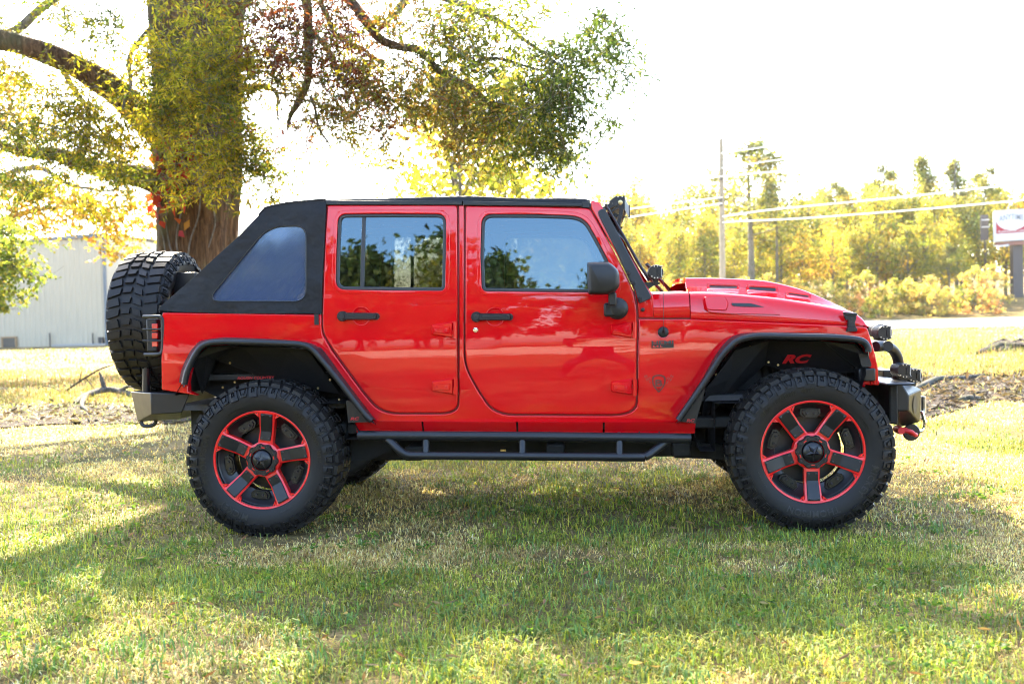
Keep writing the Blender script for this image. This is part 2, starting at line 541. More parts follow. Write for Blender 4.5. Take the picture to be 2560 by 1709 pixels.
# sill below the fold, leaning inwards, with its pressed seams, and the pinch flange
def strip(pts_top, pts_bot, dy0, dy1):
    rows = [[], []]
    for (a, b_) in zip(pts_top, pts_bot):
        p, q = W(*a), W(*b_)
        rows[0].append((p.x, p.y + dy0, p.z)); rows[1].append((q.x, q.y + dy1, q.z))
    return rows
m = MB()
xs = [887, 905, 1053.5]
for seg in ([888, 960, 1053.5], [1058, 1150, 1290], [1295, 1400, 1507], [1512, 1620, 1739]):
    r = strip([(x, 1053 + (x - 888) * .0047) for x in seg], [(x, 1076.5 + (x - 888) * .0035) for x in seg], .001, .034)
    q = strip([(x, 1076.5 + (x - 888) * .0035) for x in seg], [(x, 1083.5 + (x - 888) * .002) for x in seg], .034, .037)
    back = [[(x, y + .03, z) for x, y, z in q[1]]]
    m.loft([[(x, y + .03, z) for x, y, z in r[0]], r[0], r[1]])
    m.loft([q[0], q[1], back[0]])
both(m, 'sill', RED, smooth=20)
for x in (970, 1029, 1324, 1373, 1599, 1649):
    p = W(x, 1081.5); MB().cyl((p.x, p.y + .034, p.z), (p.x, p.y + .04, p.z), .0045, 10).build('sill_hole', MESHB, CAR)

# door jambs: dark painted frame seen in the shut lines
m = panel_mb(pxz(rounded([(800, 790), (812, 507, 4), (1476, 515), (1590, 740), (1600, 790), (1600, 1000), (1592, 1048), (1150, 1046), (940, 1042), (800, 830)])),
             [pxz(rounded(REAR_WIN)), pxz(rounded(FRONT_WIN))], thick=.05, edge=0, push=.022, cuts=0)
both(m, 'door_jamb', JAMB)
# weather strip lines between door and sill
# ---- rear face and tailgate, floor, firewall
xr = W(405, 850).x
z0, z1 = W(404, 972).z, W(405, 781).z
m = MB()
m.box((xr + .035, YC, (z0 + z1) / 2), (.05, 2 * (YC - .16), z1 - z0 - .004))
m.box((xr - .004, YC, (z0 + z1) / 2 + .02), (.06, 1.25, z1 - z0 - .1))
m.build('tailgate', RED, CAR, bevel=.012)
m = MB()
m.box((-.45, YC, .70), (3.85, 1.5, .03))
m.box((-1.9, YC, .86), (.95, 1.1, .03))
m.box((.42, YC, .95), (.04, 1.5, .5))
m.build('floor', CABIN, CAR)

# ---- soft top
TOPL = [(396, 769), (438, 733), (481.6, 696), (540, 641), (588.4, 597.7), (622, 563), (647, 537), (660, 522), (673, 515.5), (718, 506.5), (768, 501), (815, 497.3), (880, 495.6), (947, 494.4), (1040, 491.5),
        (1149, 488), (1209, 489), (1283, 493.8), (1350, 494), (1414, 493.2), (1462, 494.5), (1475, 499)]
def ytop(x, z): return ybody(x, z) + .004
m = MB()
rows = []
for i, (x, y) in enumerate(TOPL):
    p = W(x, y, ytop)
    slope = i < 7
    row = []
    zr = p.z
    drop = W(x, y + (15 if not slope else 4), ytop)
    half = [(ytop(drop.x, drop.z) - .004, drop.x, drop.z), (p.y - .002, p.x, zr - .012), (p.y + .012, p.x, zr - .002), (p.y + .06, p.x, zr + .003), (p.y + .22, p.x, zr + .007), (p.y + .45, p.x, zr + .012)]
    if i == 0 or i == len(TOPL) - 1: half = [(a, b_, c_) for a, b_, c_ in half]
    pts = [(b_ + (.006 if slope and k == 0 else 0), a, c_) for k, (a, b_, c_) in enumerate(half)]
    pts += [(p.x, YC, zr + .014)]
    pts += [(b_, 2 * YC - a, c_) for b_, a, c_ in pts[-2::-1]]
    rows.append(pts)
m.loft(rows)
o = m.build('soft_top', CANVAS, CAR, smooth=60)
# flap over the edge of the roof, with its turned hem
m = MB()
pts = [W(x, y + 1.5, ytop) for x, y in TOPL[6:12]]
m.tube(spline([(p.x, p.y - .006, p.z) for p in pts], 3), .006, 6)
m.build('top_hem', CANVAS, o)
SIDE = [(816, 505), (812, 600), (806.5, 700), (804.5, 783.5), (700, 784), (560, 783), (440, 779.5), (400, 776), (397, 770), (438, 734), (481.6, 697), (540, 642), (588.4, 598.7), (622, 564), (647, 538), (660, 523), (673, 516.5), (718, 507.5), (768, 502)]
QWIN = [(519, 752, 34), (765.5, 752.5, 30), (765.4, 564, 30), (672, 566, 40)]
q = pxz(rounded(QWIN, 8))
m = panel_mb(pxz(SIDE), [q], thick=.006, edge=.002, push=-.004, cuts=.05)
sp = both(m, 'soft_top_side', CANVAS, weldit=True)
for o_, mi in ((sp[0], False), (sp[1], True)):
    qa = q if area2(q) > 0 else q[::-1]
    MB().tube([(x, ybody(x, z) - .005, z) for x, z in qa], .0035, 6, closed=True).build('window_piping', BLKS, o_, mirror=mi)
    panel_mb(offset2(qa, -.004), [], thick=0, edge=0, push=.004, cuts=.04).build('quarter_window', VINYL, o_, mirror=mi, smooth=180)
    a, b_ = W(797, 784), W(787, 812)
    MB().prism([(b_.x, b_.z), (a.x, b_.z), (a.x, a.z), (b_.x, a.z)], a.y - .008, a.y - .004).build('top_strap', BLKP, o_, mirror=mi)
# rail above the doors
def rail(x0, y0, x1, y1, w0, w1):
    return pxz([(x0, y0), (x1, y1), (x1, y1 + w1), (x0, y0 + w0)])
m = MB()
for a in ((816, 502, 1155, 502.5, 10.5, 10.5), (1157.5, 502.5, 1455, 508.5, 11, 8)):
    panel_mb(rail(*a), thick=.04, edge=.004, push=-.008, cuts=0, mb=m)
panel_mb(rail(1455, 505, 1474, 504, 14, 16), thick=.05, edge=.003, push=-.002, cuts=0, mb=m)
both(m, 'door_rail', BLKP)

# ---- windscreen frame, glass, cowl
WF = [(1477, 500, 6), (1500, 507, 14), (1512, 530), (1604, 690), (1634, 742, 6), (1633, 793), (1597, 793), (1594, 757), (1586, 722, 20), (1563, 672), (1478, 521)]
m = panel_mb(pxz(rounded(WF)), thick=.09, edge=.006, cuts=0)
wf = both(m, 'windscreen_frame', RED, weldit=True)
tl, bl = W(1508, 512, .3), W(1612, 694, .22)
m = MB()
m.tube([(tl.x - .035, .27, tl.z - .012), (tl.x - .035, 2 * YC - .27, tl.z - .012)], .026, 12)
m.build('header_rail', RED, CAR)
m = MB()
m.add([(tl.x + .012, .27, tl.z), (bl.x + .02, .2, bl.z - .02), (bl.x + .02, 2 * YC - .2, bl.z - .02), (tl.x + .012, 2 * YC - .27, tl.z)], [(0, 1, 2, 3)])
m.build('windscreen', CLEAR, CAR)
MB().tube([(tl.x + .013, .265, tl.z), (bl.x + .021, .195, bl.z - .02)], .007, 6).build('screen_seal', SEAL, CAR)

# black cover plate on the screen pillar, carrying the light bar
PC = [(1493, 531, 16), (1500, 524, 6), (1512, 522), (1524, 546), (1546, 586), (1600, 689), (1628, 741, 8), (1625, 747, 4), (1597, 759, 5), (1589, 728), (1562, 674.6, 20), (1545, 636.4)]
m = panel_mb(pxz(rounded(PC)), thick=.012, edge=.003, push=-.014, cuts=0)
pc = both(m, 'pillar_cover', BLK, weldit=True)
for x, y in ((1571.5, 681.5), (1583.5, 707), (1600, 747)):
    p = W(x, y)
    MB().lathe([(0, -.024), (.0045, -.024), (.0055, -.021), (.0075, -.021), (.0095, -.017), (.01, -.014)], (p.x, p.y, p.z), 'y', 12).build('bolt', BLKS, pc[0])
p = W(1607, 774)
MB().lathe([(0, -.012), (.0045, -.012), (.006, -.009), (.0095, -.008), (.011, -.002), (.011, 0)], (p.x, p.y, p.z), 'y', 14).build('bolt', BLKS, wf[0])

# light bar across the top of the screen
yl = .33
def PL(pts, y=yl): 
    return [(W(a, b_, y).x, W(a, b_, y).z) for a, b_ in pts]
m = MB()
m.prism(PL([(1524, 503), (1530, 497), (1543, 490), (1561.5, 489), (1561.5, 524), (1552, 524), (1546, 519), (1528, 510)]), yl + .012, 2 * YC - yl - .012)
for k in range(7):
    a = PL([(1525 + k * 2.6, 503 - k * 2.1), (1533 + k * 2.2, 507 - k * 1.2)])
    m.bar((a[0][0], .4, a[0][1] + .004), (a[0][0], 2 * YC - .4, a[0][1] + .004), .004, .012)
lb = m.build('light_bar', BLK, CAR)
EPL = PL([(1523, 510), (1524, 503), (1530, 497), (1543, 490), (1562, 489), (1562, 524.5), (1549, 524.5), (1543, 512), (1536, 510)])
for y_ in (yl, 2 * YC - yl - .012):
    MB().prism(EPL, y_, y_ + .012).build('end_plate', BLK, lb)
a = PL([(1562.3, 494), (1571, 541), (1562.5, 524)])
m = MB(); m.prism(PL([(1562.2, 492), (1572.5, 514), (1572.5, 541), (1562.2, 524)]), yl + .02, 2 * YC - yl - .02); m.build('lens', LENSCLR, lb)
MB().tube([(W(1573.5, 512, yl).x, yl, W(1573.5, 512, yl).z), (W(1573.5, 543, yl).x, yl, W(1573.5, 543, yl).z), (W(1558, 543, yl).x, yl, W(1558, 543, yl).z)], .004, 6).build('lens_guard', BLKS, lb)
p = W(1550.7, 506.5, yl)
MB().lathe([(0, -.012), (.006, -.012), (.0135, -.01), (.0135, -.001)], (p.x, yl, p.z), 'y', 16).build('bolt', BRASS, lb)
for x, y in ((1545, 492), (1555.5, 491.5), (1541.5, 507.5)):
    p = W(x, y, yl); MB().cyl((p.x, yl - .003, p.z), (p.x, yl, p.z), .0035, 8).build('bolt', STEEL, lb)
# bracket struts, near and far
def strut(pts, w, y, t=.008):
    m = MB()
    P = [W(a, b_, y) for a, b_ in pts]
    for a, b_ in zip(P[:-1], P[1:]):
        d = (b_ - a).normalized(); nrm = Vector((-d.z, 0, d.x)) * w / 2
        m.prism([((a - nrm).x, (a - nrm).z), ((b_ - nrm).x, (b_ - nrm).z), ((b_ + nrm).x, (b_ + nrm).z), ((a + nrm).x, (a + nrm).z)], y - t / 2, y + t / 2)
    return m
for y in (.29, 2 * YC - .29):
    m = strut([(1500, 528), (1532, 511), (1545, 507)], .026, y)
    m2 = strut([(1554, 520), (1551, 540), (1541, 577), (1535, 575)], .022, y)
    m.add(m2.v, m2.f)
    m3 = strut([(1511, 552), (1528, 528), (1547, 517)], .012, y + .012)
    m.add(m3.v, m3.f)
    m.build('light_bar_bracket', BLK, CAR)
m = MB(); m.box(W(1539, 538, .34), (.03, .03, .02), Matrix.Rotation(.5, 3, 'Y')); m.build('cable_plug', BLKP, lb)
MB().tube(spline([W(1516, 530, .34), W(1520, 542, .36), W(1530, 545, .36), W(1542, 562, .34)], 5), .004, 6).build('cable', BLKP, lb)

# ---- mirror
def mirror_part():
    y0 = -.13
    m = MB()
    def ring(y, pts): return [(W(a, b_, y).x, y, W(a, b_, y).z) for a, b_ in rounded(pts, 5)]
    base = [(1467, 655, 5), (1524, 655, 8), (1548, 676, 14), (1549.5, 720, 14), (1522, 737, 12), (1470, 737, 8)]
    def shr(f, dx=0, dy=0, cx=1505, cy=697): return [((a - cx) * f + cx + dx, (b_ - cy) * f + cy + dy, r * f) for a, b_, r in base]
    rows = [ring(.07, shr(.80)), ring(.05, shr(.93)), ring(.02, shr(1.0)), ring(-.06, shr(1.0)), ring(-.10, shr(.98)), ring(-.125, shr(.9)), ring(-.135, shr(.75))]
    m.loft(rows, closed_u=True, caps=True)
    return m
mm = mirror_part().build('wing_mirror', BLKP, CAR, smooth=50)
mirror_part().build('wing_mirror', BLKP, CAR, smooth=50, mirror=True)
m = MB()
a, b_ = W(1531, 735, -.03), W(1531, 760, .0)
m.box((a + b_) / 2, (.043, .05, .07))
m.build('mirror_arm', BLKP, mm, bevel=.008)
m = MB()
c = W(1543, 771, .10)
m.lathe([(0, -.055), (.03, -.053), (.05, -.045), (.058, -.03), (.060, 0), (.058, .03), (.05, .045)], (c.x, c.y, c.z), 'y', 32)
m.box((c.x - .035, c.y - .02, c.z - .006), (.075, .06, .075))
m.build('mirror_base', BLKP, mm, bevel=.012)

# ---- bonnet
def hood():
    # stations: photo x, seam y, crease y, bulge foot y, bulge top y, outward y of the near edge
    ST = [(1727.5, 794, 731, 719, 694.5, 0), (1760, 795, 730.5, 718, 694.2, 0), (1820, 797.5, 733, 718.5, 694.8, .003), (1868, 800, 737, 721, 696.5, .006), (1940, 803.5, 743.5, 729, 702, .012), (2010, 806.5, 753.5, 742.5, 717, .02), (2060, 809, 762, 751.5, 733.5, .028), (2110, 811, 772, 765.5, 755, .036), (2140, 812.5, 780, 776, 769, .045), (2158, 813.5, 793, 790, 785, .055), (2166, 814.5, 806, 804, 800, .06)]
    near, far = [], []
    for x, ys, yc_, yb, yt, dy in ST:
        p = W(x, ys, lambda X, Z: ybody(X, min(Z, 1.25)) + dy * .3)
        y0 = p.y
        c = W(x, yc_, y0 + .055); 
        zc = c.z
        row = []
        h = zc - p.z
        row.append((p.x, y0 + .03, p.z - .012))
        for t, dyy in ((-.04, .004), (.02, 0), (.2, .002), (.45, .006), (.7, .014), (.85, .024), (.95, .04)):
            row.append((p.x, y0 + dyy, p.z + h * t))
        row.append((p.x, y0 + .06, zc))
        row.append((p.x, y0 + .10, zc + .006))
        b0 = W(x, yb, y0 + .20); row.append((p.x, y0 + .20, max(b0.z, zc + .01)))
        t0 = W(x, yt, y0 + .245)
        zt = max(t0.z, b0.z + .004)
        hb = zt - max(b0.z, zc + .01)
        row.append((p.x, y0 + .222, max(b0.z, zc + .01) + hb * .12))
        row.append((p.x, y0 + .242, zt - hb * .12)); row.append((p.x, y0 + .258, zt))
        row.append((p.x, y0 + .42, zt + .006)); row.append((p.x, YC, zt + .012))
        row += [(a, 2 * YC - b_, c_) for a, b_, c_ in row[-2::-1]]
        near.append(row)
    # smooth along the length
    sm = []
    n = len(near[0])
    cols = [spline([r[k] for r in near], 4) for k in range(n)]
    for i in range(len(cols[0])): sm.append([tuple(cols[k][i]) for k in range(n)])
    m = MB(); m.loft(sm)
    fr = sm[-1]                                         # nose closing down to the seam
    zmin = min(v[2] for v in fr)
    m.loft([fr, [(v[0] + .012, v[1], (v[2] + zmin) / 2) for v in fr], [(v[0] + .012, v[1], zmin - .01) for v in fr]])
    bk = sm[0]
    m.loft([bk, [(v[0] - .002, v[1], max(bk[0][2], v[2] - .03)) for v in bk]])
    return m, sm
hm, HS = hood()
HOOD = hm.build('bonnet', RED, CAR, smooth=55)
def hood_pt(px, py, push=0.0):
    """Point of the bonnet's near flank seen at a photo position."""
    d = ray(px, py)
    best = None
    for i in range(len(HS) - 1):
        for k in range(0, 15):
            a, b_, c, e = (Vector(HS[i][k]), Vector(HS[i + 1][k]), Vector(HS[i + 1][k + 1]), Vector(HS[i][k + 1]))
            for tri in ((a, b_, c), (a, c, e)):
                r = geometry.intersect_ray_tri(*tri, d, CAM)
                if r is not None:
                    dist = (r - CAM).length
                    if best is None or dist < best[0]:
                        nn = (tri[1] - tri[0]).cross(tri[2] - tri[0]).normalized()
                        if nn.dot(d) > 0: nn = -nn
                        best = (dist, r, nn)
    if best is None:
        return W(px, py, .3), Vector((0, -1, 0))
    return best[1] + best[2] * push, best[2]
# vents in the bulge: raised frame and dark mesh
for x0, x1, y0, y1, sk in ((1773, 1843, 713, 722.5, 1.5), (1872, 1940, 716, 727, 3.5), (1971, 2022, 732, 740, 7)):
    def vent(gx, gy, push, th):
        pts = rounded([(x0 - gx, y0 - gy, 4), (x1 + gx, y0 - gy + sk, 4), (x1 + gx, y1 + gy + sk * .6, 4), (x0 - gx, y1 + gy - sk * .5, 4)], 3)
        return [hood_pt(a, b_, push)[0] for a, b_ in pts]
    o_ = vent(6, 5, .0005, 0); i_ = vent(0, 0, .004, 0); j_ = vent(-1, -1, .0015, 0); e_ = vent(4.5, 3.5, .006, 0)
    m = MB(); m.loft([o_, e_, i_, j_], closed_u=True)
    m.build('vent_frame', RED, HOOD)
    m = MB(); g = vent(-.5, -.5, .002, 0); m.add(g, [tuple(range(len(g)))]); vm = m.build('vent_grille', MESHB, HOOD)
# side scoop
SC = [(1755, 745, 8), (1790, 742), (1870, 746, 20), (1920, 764, 20), (1951, 787, 3), (1880, 786), (1790, 783, 20), (1762, 779, 12)]
o_ = [hood_pt(a, b_, .0005)[0] for a, b_ in rounded(SC, 5)]
def shrink(f, cx=1845, cy=766): return [hood_pt((a - cx) * f + cx, (b_ - cy) * f + cy, .019)[0] for a, b_ in rounded(SC, 5)]
m = MB(); m.loft([o_, shrink(.965), shrink(.9)], closed_u=True); s_ = shrink(.9); m.add(s_, [tuple(range(len(s_)))])
SCO = m.build('side_scoop', RED, HOOD, smooth=45)
dk = [hood_pt(a, b_, .0215)[0] for a, b_ in rounded([(1826, 759.5, 2), (1875, 760, 8), (1908, 769.5, 2), (1860, 769), (1829, 766.5, 3)], 4)]
m = MB(); m.add(dk, [tuple(range(len(dk)))]); m.build('scoop_opening', MESHB, SCO)
dk = [hood_pt(a, b_, .028)[0] for a, b_ in rounded([(1760, 748, 5), (1808, 746, 5), (1818, 760, 8), (1812, 776, 5), (1766, 774, 6)], 4)]
dk0 = [hood_pt(a, b_, .019)[0] for a, b_ in rounded([(1757, 746, 5), (1810, 744, 5), (1821, 760, 8), (1814, 778, 5), (1763, 776, 6)], 4)]
m = MB(); m.loft([dk0, dk], closed_u=True); m.add(dk, [tuple(range(len(dk)))]); m.build('scoop_lip', RED, SCO)

m = MB()
sm_ = [W(x, y, lambda X, Z: ybody(X, min(Z, 1.25))) for x, y in ((1596, 795), (1726, 797), (1852, 801.5), (2072, 811), (2160, 816))]
m.loft([[(p.x, p.y + .018, p.z + .012) for p in sm_], [(p.x, p.y + .018, p.z - .03) for p in sm_], [(p.x, p.y + .12, p.z - .03) for p in sm_]])
both(m, 'seam_light_block', JAMB)  # added inner panel keeps light from showing through the bonnet seam
# cowl panel between screen and bonnet
m = MB()
rows = []
for x in (1634, 1680, 1724.5):
    p = W(x, 793.5, ybody); t = W(x, 733 - (x - 1634) * .035, .2)
    rows.append([(p.x, p.y + .004, p.z), (p.x, p.y, p.z + .004), (p.x, p.y + .004, (p.z * .5 + t.z * .5)), (p.x, p.y + .02, t.z - .02), (p.x, p.y + .05, t.z), (p.x, .45, t.z + .012), (p.x, YC, t.z + .018), (p.x, 2 * YC - .45, t.z + .012), (p.x, 2 * YC - p.y - .05, t.z), (p.x, 2 * YC - p.y, p.z)])
m.loft(rows)
m.build('cowl', RED, CAR, smooth=50)
pa, pb = W(1668, 692, .75), W(1690, 716, .75)
for y in (.75, 1.35):
    MB().tube([(pa.x - .12, y, pa.z + .08), (pa.x + .03, y + .2, pb.z - .02)], .012, 6).build('wiper', BLKS, CAR)

# ---- aerial, badges
p = W(1657.9, 830)
m = MB(); m.lathe([(0, -.02), (.006, -.02), (.008, -.012), (.018, -.010), (.0225, -.008), (.028, -.004), (.030, 0)], (p.x, p.y, p.z), 'y', 28)
t = W(1657.6, 664, .0)
m.tube([(p.x, p.y - .02, p.z), (p.x, p.y - .04, p.z + .012), (p.x, p.y - .045, p.z + .03)], [.007, .006, .004], 8)
tt = W(1657.6, 665, p.y - .045)
an = m.build('aerial', BLKP, CAR)
MB().tube([(p.x, p.y - .045, p.z + .02), (tt.x, p.y - .045, tt.z)], .0014, 6).build('aerial_whip', SLATE, an)
MB().lathe([(.030, -.0015), (.034, -.0025), (.035, 0)], (p.x, p.y, p.z), 'y', 28).build('aerial_gasket', RED, an)

def put_text(s, px, py, height, yf, name, mat, parent, width=None, spacing=1.0, ext=.0015, bold=0.0, shear=0.0, rot=0.0):
    """Raised letters on an upright near-side surface, centred on a photo position."""
    vs, fs = text_mesh(s, 1.0, .5, spacing, bold, shear)
    xs = [v.x for v in vs]; ys = [v.y for v in vs]
    w, h = max(xs) - min(xs), max(ys) - min(ys)
    cx, cyy = (max(xs) + min(xs)) / 2, (max(ys) + min(ys)) / 2
    c = W(px, py, yf)
    ky = height / h; kx = (width / w) if width else ky
    out = []
    for v in vs:
        a, b_ = (v.x - cx) * kx, (v.y - cyy) * ky
        X, Z = c.x + a * cos(rot) - b_ * sin(rot), c.z + a * sin(rot) + b_ * cos(rot)
        yy = yf(X, Z) if callable(yf) else yf
        out.append((X, yy - ext * (v.z + .5), Z))
    m = MB(); m.add(out, fs)
    return m.build(name, mat, parent, smooth=None, recalc=False)
a, b_ = W(1628.6, 860.3), W(1684.3, 868.8)
m = MB(); m.prism([(a.x, b_.z), (b_.x, b_.z), (b_.x, a.z), (a.x, a.z)], a.y - .003, a.y, taper=.001)
bd = m.build('engine_badge', BLKS, CAR)
put_text('HEMI', 1656.5, 856, .021, lambda x, z: ybody(x, z) - .001, 'badge_lettering', SLATE, CAR, width=.118, bold=.03, ext=.004)
put_text('6.4 LITER', 1656.5, 864.8, .0125, lambda x, z: ybody(x, z) - .0065, 'badge_lettering', RIMRED, bd, width=.108, bold=.02, ext=.002)
# shield emblem with crossed flags
def decal(pts, name, mat, hole=None, push=-.0012, parent=CAR):
    m = panel_mb(pxz(pts), [pxz(hole)] if hole else [], thick=.001, edge=0, push=push, cuts=.02)
    return m.build(name, mat, parent, smooth=None)
SH = [(1630, 940, 6), (1647, 934.5, 8), (1664, 940, 6), (1664, 962, 12), (1647, 982, 3), (1630, 962, 12)]
SHI = [(1633.6, 943, 5), (1647, 938.5, 6), (1660.4, 943, 5), (1660.4, 961, 10), (1647, 977, 3), (1633.6, 961, 10)]
em = decal(rounded(SH, 4), 'shield_emblem', EMBL, rounded(SHI, 4))
put_text('B', 1647.3, 957, .039, lambda x, z: ybody(x, z) - .001, 'emblem_lettering', EMBL, em, width=.04, bold=.03, ext=.0008)
m = MB(); c = W(1647, 972); m.lathe([(.0028, -.0015), (.005, -.0015), (.005, 0)], (c.x, c.y - .001, c.z), 'y', 12); m.build('emblem_dot', EMBL, em)
for sg in (-1, 1):
    for i in range(4):
        for j in range(3):
            if (i + j) % 2: continue
            x, y = 1647 + sg * (20 + i * 4.2), 944 - i * 3.0 + j * 5.0 - (0 if i else 0)
            decal([(x, y), (x + sg * 4, y - 3), (x + sg * 4, y + 2), (x, y + 5)], 'emblem_flag', DECF, parent=em)

# ---- flares with their tubular lip
def flare(outer, tubep, ytube, plate, tipcap=True):
    m = MB()
    O = [W(a, b_, lambda x, z: ybody(x, min(z, 1.25)) - .002) for a, b_ in outer]
    T = [W(a, b_, ytube) for a, b_ in tubep]
    So, St = spline([tuple(v) for v in O], 6), spline([tuple(v) for v in T], 6)
    m.loft([[tuple(v) for v in So], [tuple(v * .5 + w_ * .5 + Vector((0, 0, .006))) for v, w_ in zip(So, St)], [tuple(w_ + Vector((0, .008, .008))) for w_ in St]])
    m.tube(St, .017, 12)
    # underside back to the body
    m.loft([[tuple(w_ + Vector((0, .005, -.012))) for w_ in St], [tuple(v * .8 + w_ * .2 + Vector((0, .03, -.03))) for v, w_ in zip(So, St)]])
    if plate:
        m.prism(pxz(plate, .115), .112, .118)
    return m
RF_O = [(447, 956), (454, 923), (472, 884), (490, 861), (504, 851), (544, 844.5), (579, 843), (704, 848.6), (768, 855.5), (794, 866.4), (809, 876), (860, 945), (918, 1022), (941, 1050)]
RF_T = [(461, 960), (469, 927), (487, 888), (504, 866), (526, 857), (552, 854.5), (579, 854), (704, 858), (754, 861.5), (779, 872), (804, 899), (850, 955), (909, 1031), (929, 1051)]
RF_P = [(865, 1001), (872, 1000), (909, 1033), (936, 1054), (871, 1056)]
FF_O = [(1690, 1043), (1751, 953), (1789, 887), (1820, 849), (1839, 838), (1861, 832.7), (1915, 830), (2000, 831), (2072, 832.7), (2135, 840), (2164, 848), (2176, 862), (2178, 882)]
FF_T = [(1696, 1050), (1757, 962), (1801, 893), (1833, 858.5), (1845, 851), (1862, 845), (1899, 839.6), (1990, 841), (2072, 842.7), (2135, 847.5), (2160, 854.5), (2170, 868), (2171, 879)]
FF_P = [(1757, 966), (1698, 1053), (1738.6, 1057.6), (1763, 972)]
f1 = both(flare(RF_O, RF_T, .035, RF_P), 'rear_wing_flare', BLK, smooth=40)
f2 = both(flare(FF_O, FF_T, .035, FF_P), 'front_wing_flare', BLK, smooth=40)
put_text('RC', 887, 1046, .017, .1115, 'flare_lettering', REDPLAIN, f1[0], width=.05, bold=.04, ext=.001, shear=.25)
put_text('RC', 1726.5, 1050.5, .017, .1115, 'flare_lettering', REDPLAIN, f2[0], width=.045, bold=.04, ext=.001, shear=.25)

# ---- inner liners of the wheel arches
def liner(pts, y0, y1, backy, name):
    m = MB()
    P = [W(a, b_, .1) for a, b_ in pts]
    m.loft([[(p.x, y0, p.z) for p in P], [(p.x, y1, p.z) for p in P]])
    m.prism([(p.x, p.z) for p in P], backy, backy + .02)
    return m
rl = both(liner([(430, 990), (462, 935), (484, 893), (505, 874), (560, 868), (705, 869), (765, 874), (797, 905), (898, 1035), (880, 1056), (900, 1100), (860, 1100), (860, 1010), (470, 1010)], .135, .62, .55, 'x'), 'rear_wheel_liner', LINER)
fl = both(liner([(1738, 1084), (1752, 1130), (1790, 1130), (1790, 1010), (2150, 1000), (2170, 935), (2166, 890), (2140, 862), (2060, 853), (1905, 850), (1862, 857), (1838, 874), (1808, 906), (1764, 974), (1724, 1054)], .135, .62, .50, 'x'), 'front_wheel_liner', LINER)
def quad(pts, ys, t=.006):                            # angled inner plates
    global lp
    P = [W(a, b_, y) for (a, b_), y in zip(pts, ys)]
    m = MB(); m.add(P + [p + Vector((0, t, 0)) for p in P], [tuple(range(len(P))), tuple(range(2 * len(P) - 1, len(P) - 1, -1))])
    lp = both(m, 'liner_plate', LINER, smooth=None)
quad([(1766, 972), (1838, 876), (1922, 852), (1912, 912), (1750, 1058)], [.15, .15, .16, .34, .34])
quad([(1922, 852), (2060, 854), (2150, 930), (1990, 935), (1912, 912)], [.20, .20, .34, .36, .35])
quad([(2060, 854), (2140, 860), (2168, 890), (2155, 928), (2105, 895)], [.17, .15, .15, .3, .34])
quad([(480, 900), (520, 866), (600, 860), (540, 900), (505, 985)], [.15, .15, .2, .36, .36])
quad([(600, 861), (705, 863), (770, 876), (850, 985), (700, 960), (540, 900)], [.2, .2, .2, .34, .38, .36])
lp = both(m, 'liner_plate', LINER, smooth=None)
zA, zB = W(1990, 852, .20).z, W(1990, 935, .36).z
put_text('RC', 1992, 897, .052, lambda x, z: .19 + .155 * (zA - z) / (zA - zB), 'liner_lettering', REDPLAIN, fl[0], width=.155, bold=.05, ext=.002, shear=.3)
put_text('ROUGH COUNTRY', 640, 944, .016, .335, 'liner_lettering', REDPLAIN, rl[0], width=.22, bold=.03, ext=.002, shear=.2)
m = MB()
for x, y, yy in ((2133, 876, .2), (1933, 862, .31), (1957, 881, .31), (1998, 881, .31), (2039, 881, .31), (1921, 905, .34), (1945, 912, .34), (575, 907, .35), (479, 915, .15), (587, 955, .36), (557, 968, .36), (795, 970, .33), (825, 949, .3), (848, 998, .3), (1876, 867, .25), (1790, 936, .2)):
    p = W(x, y, yy - .012); m.lathe([(0, -.004), (.005, -.004), (.0075, 0)], tuple(p), 'y', 10)
m.build('liner_bolt', BRASS, lp[0])
# bracket plate behind the front flare, corner lamp
m = MB(); m.prism(pxz(rounded([(2148, 885), (2170, 882), (2181, 912, 8), (2178, 917, 4), (2156, 917, 6)]), .12), .13, .14); m.build('flare_bracket', BLK, CAR)

# ---- grille, lamps at the front
m = MB()
gx = W(2190, 890, .2).x
zg0, zg1 = W(2197, 958, .2).z, W(2170, 818, .2).z
GR = [[], []]
for z, dx in ((zg0, .045), (zg0 + .1, .03), ((zg0 + zg1) / 2, 0.005), (zg1 - .05, -.035), (zg1, -.06)):
    pass
prof = [W(2166, 818, .24), W(2179, 855, .24), W(2189, 887, .24), W(2195.5, 921, .24), W(2198, 962, .24)]
yy = [.21, .23, .30, .45, .7, YC, 2 * YC - .7, 2 * YC - .45, 2 * YC - .3, 2 * YC - .23, 2 * YC - .21]
m.loft([[(p.x + (.0 if .25 < y < 1.7 else -.02), y, p.z) for y in yy] for p in prof])
m.loft([[(p.x - .05, y, p.z) for y in yy] for p in prof])
grl = m.build('grille_panel', RED, CAR, smooth=50)
m = MB()
for k in range(7):
    y = YC + (k - 3) * .095
    a, b_ = prof[1], prof[3]
    m.bar((a.x + .006, y, a.z - .02), (b_.x + .006, y, b_.z + .02), .05, .012)
m.build('grille_slot', MESHB, grl)
for y in (YC - .5, YC + .5):
    c = prof[2]
    m = MB(); m.lathe([(0, .03), (.06, .026), (.088, .014), (.095, .004), (.1, 0)], (c.x, y, c.z + .0), 'x', 28); m.build('headlamp', LENSCLR, grl)
m = MB()
p = W(2162, 935, .25)
m.box(p, (.09, .1, .07)); m.build('front_lower_lamp', BLKS, CAR, bevel=.008)
m = MB(); m.tube([W(2157, 962, .22), W(2160, 955, .24), W(2196, 956, .24)], .014, 8); m.build('valance_edge', RED, CAR)

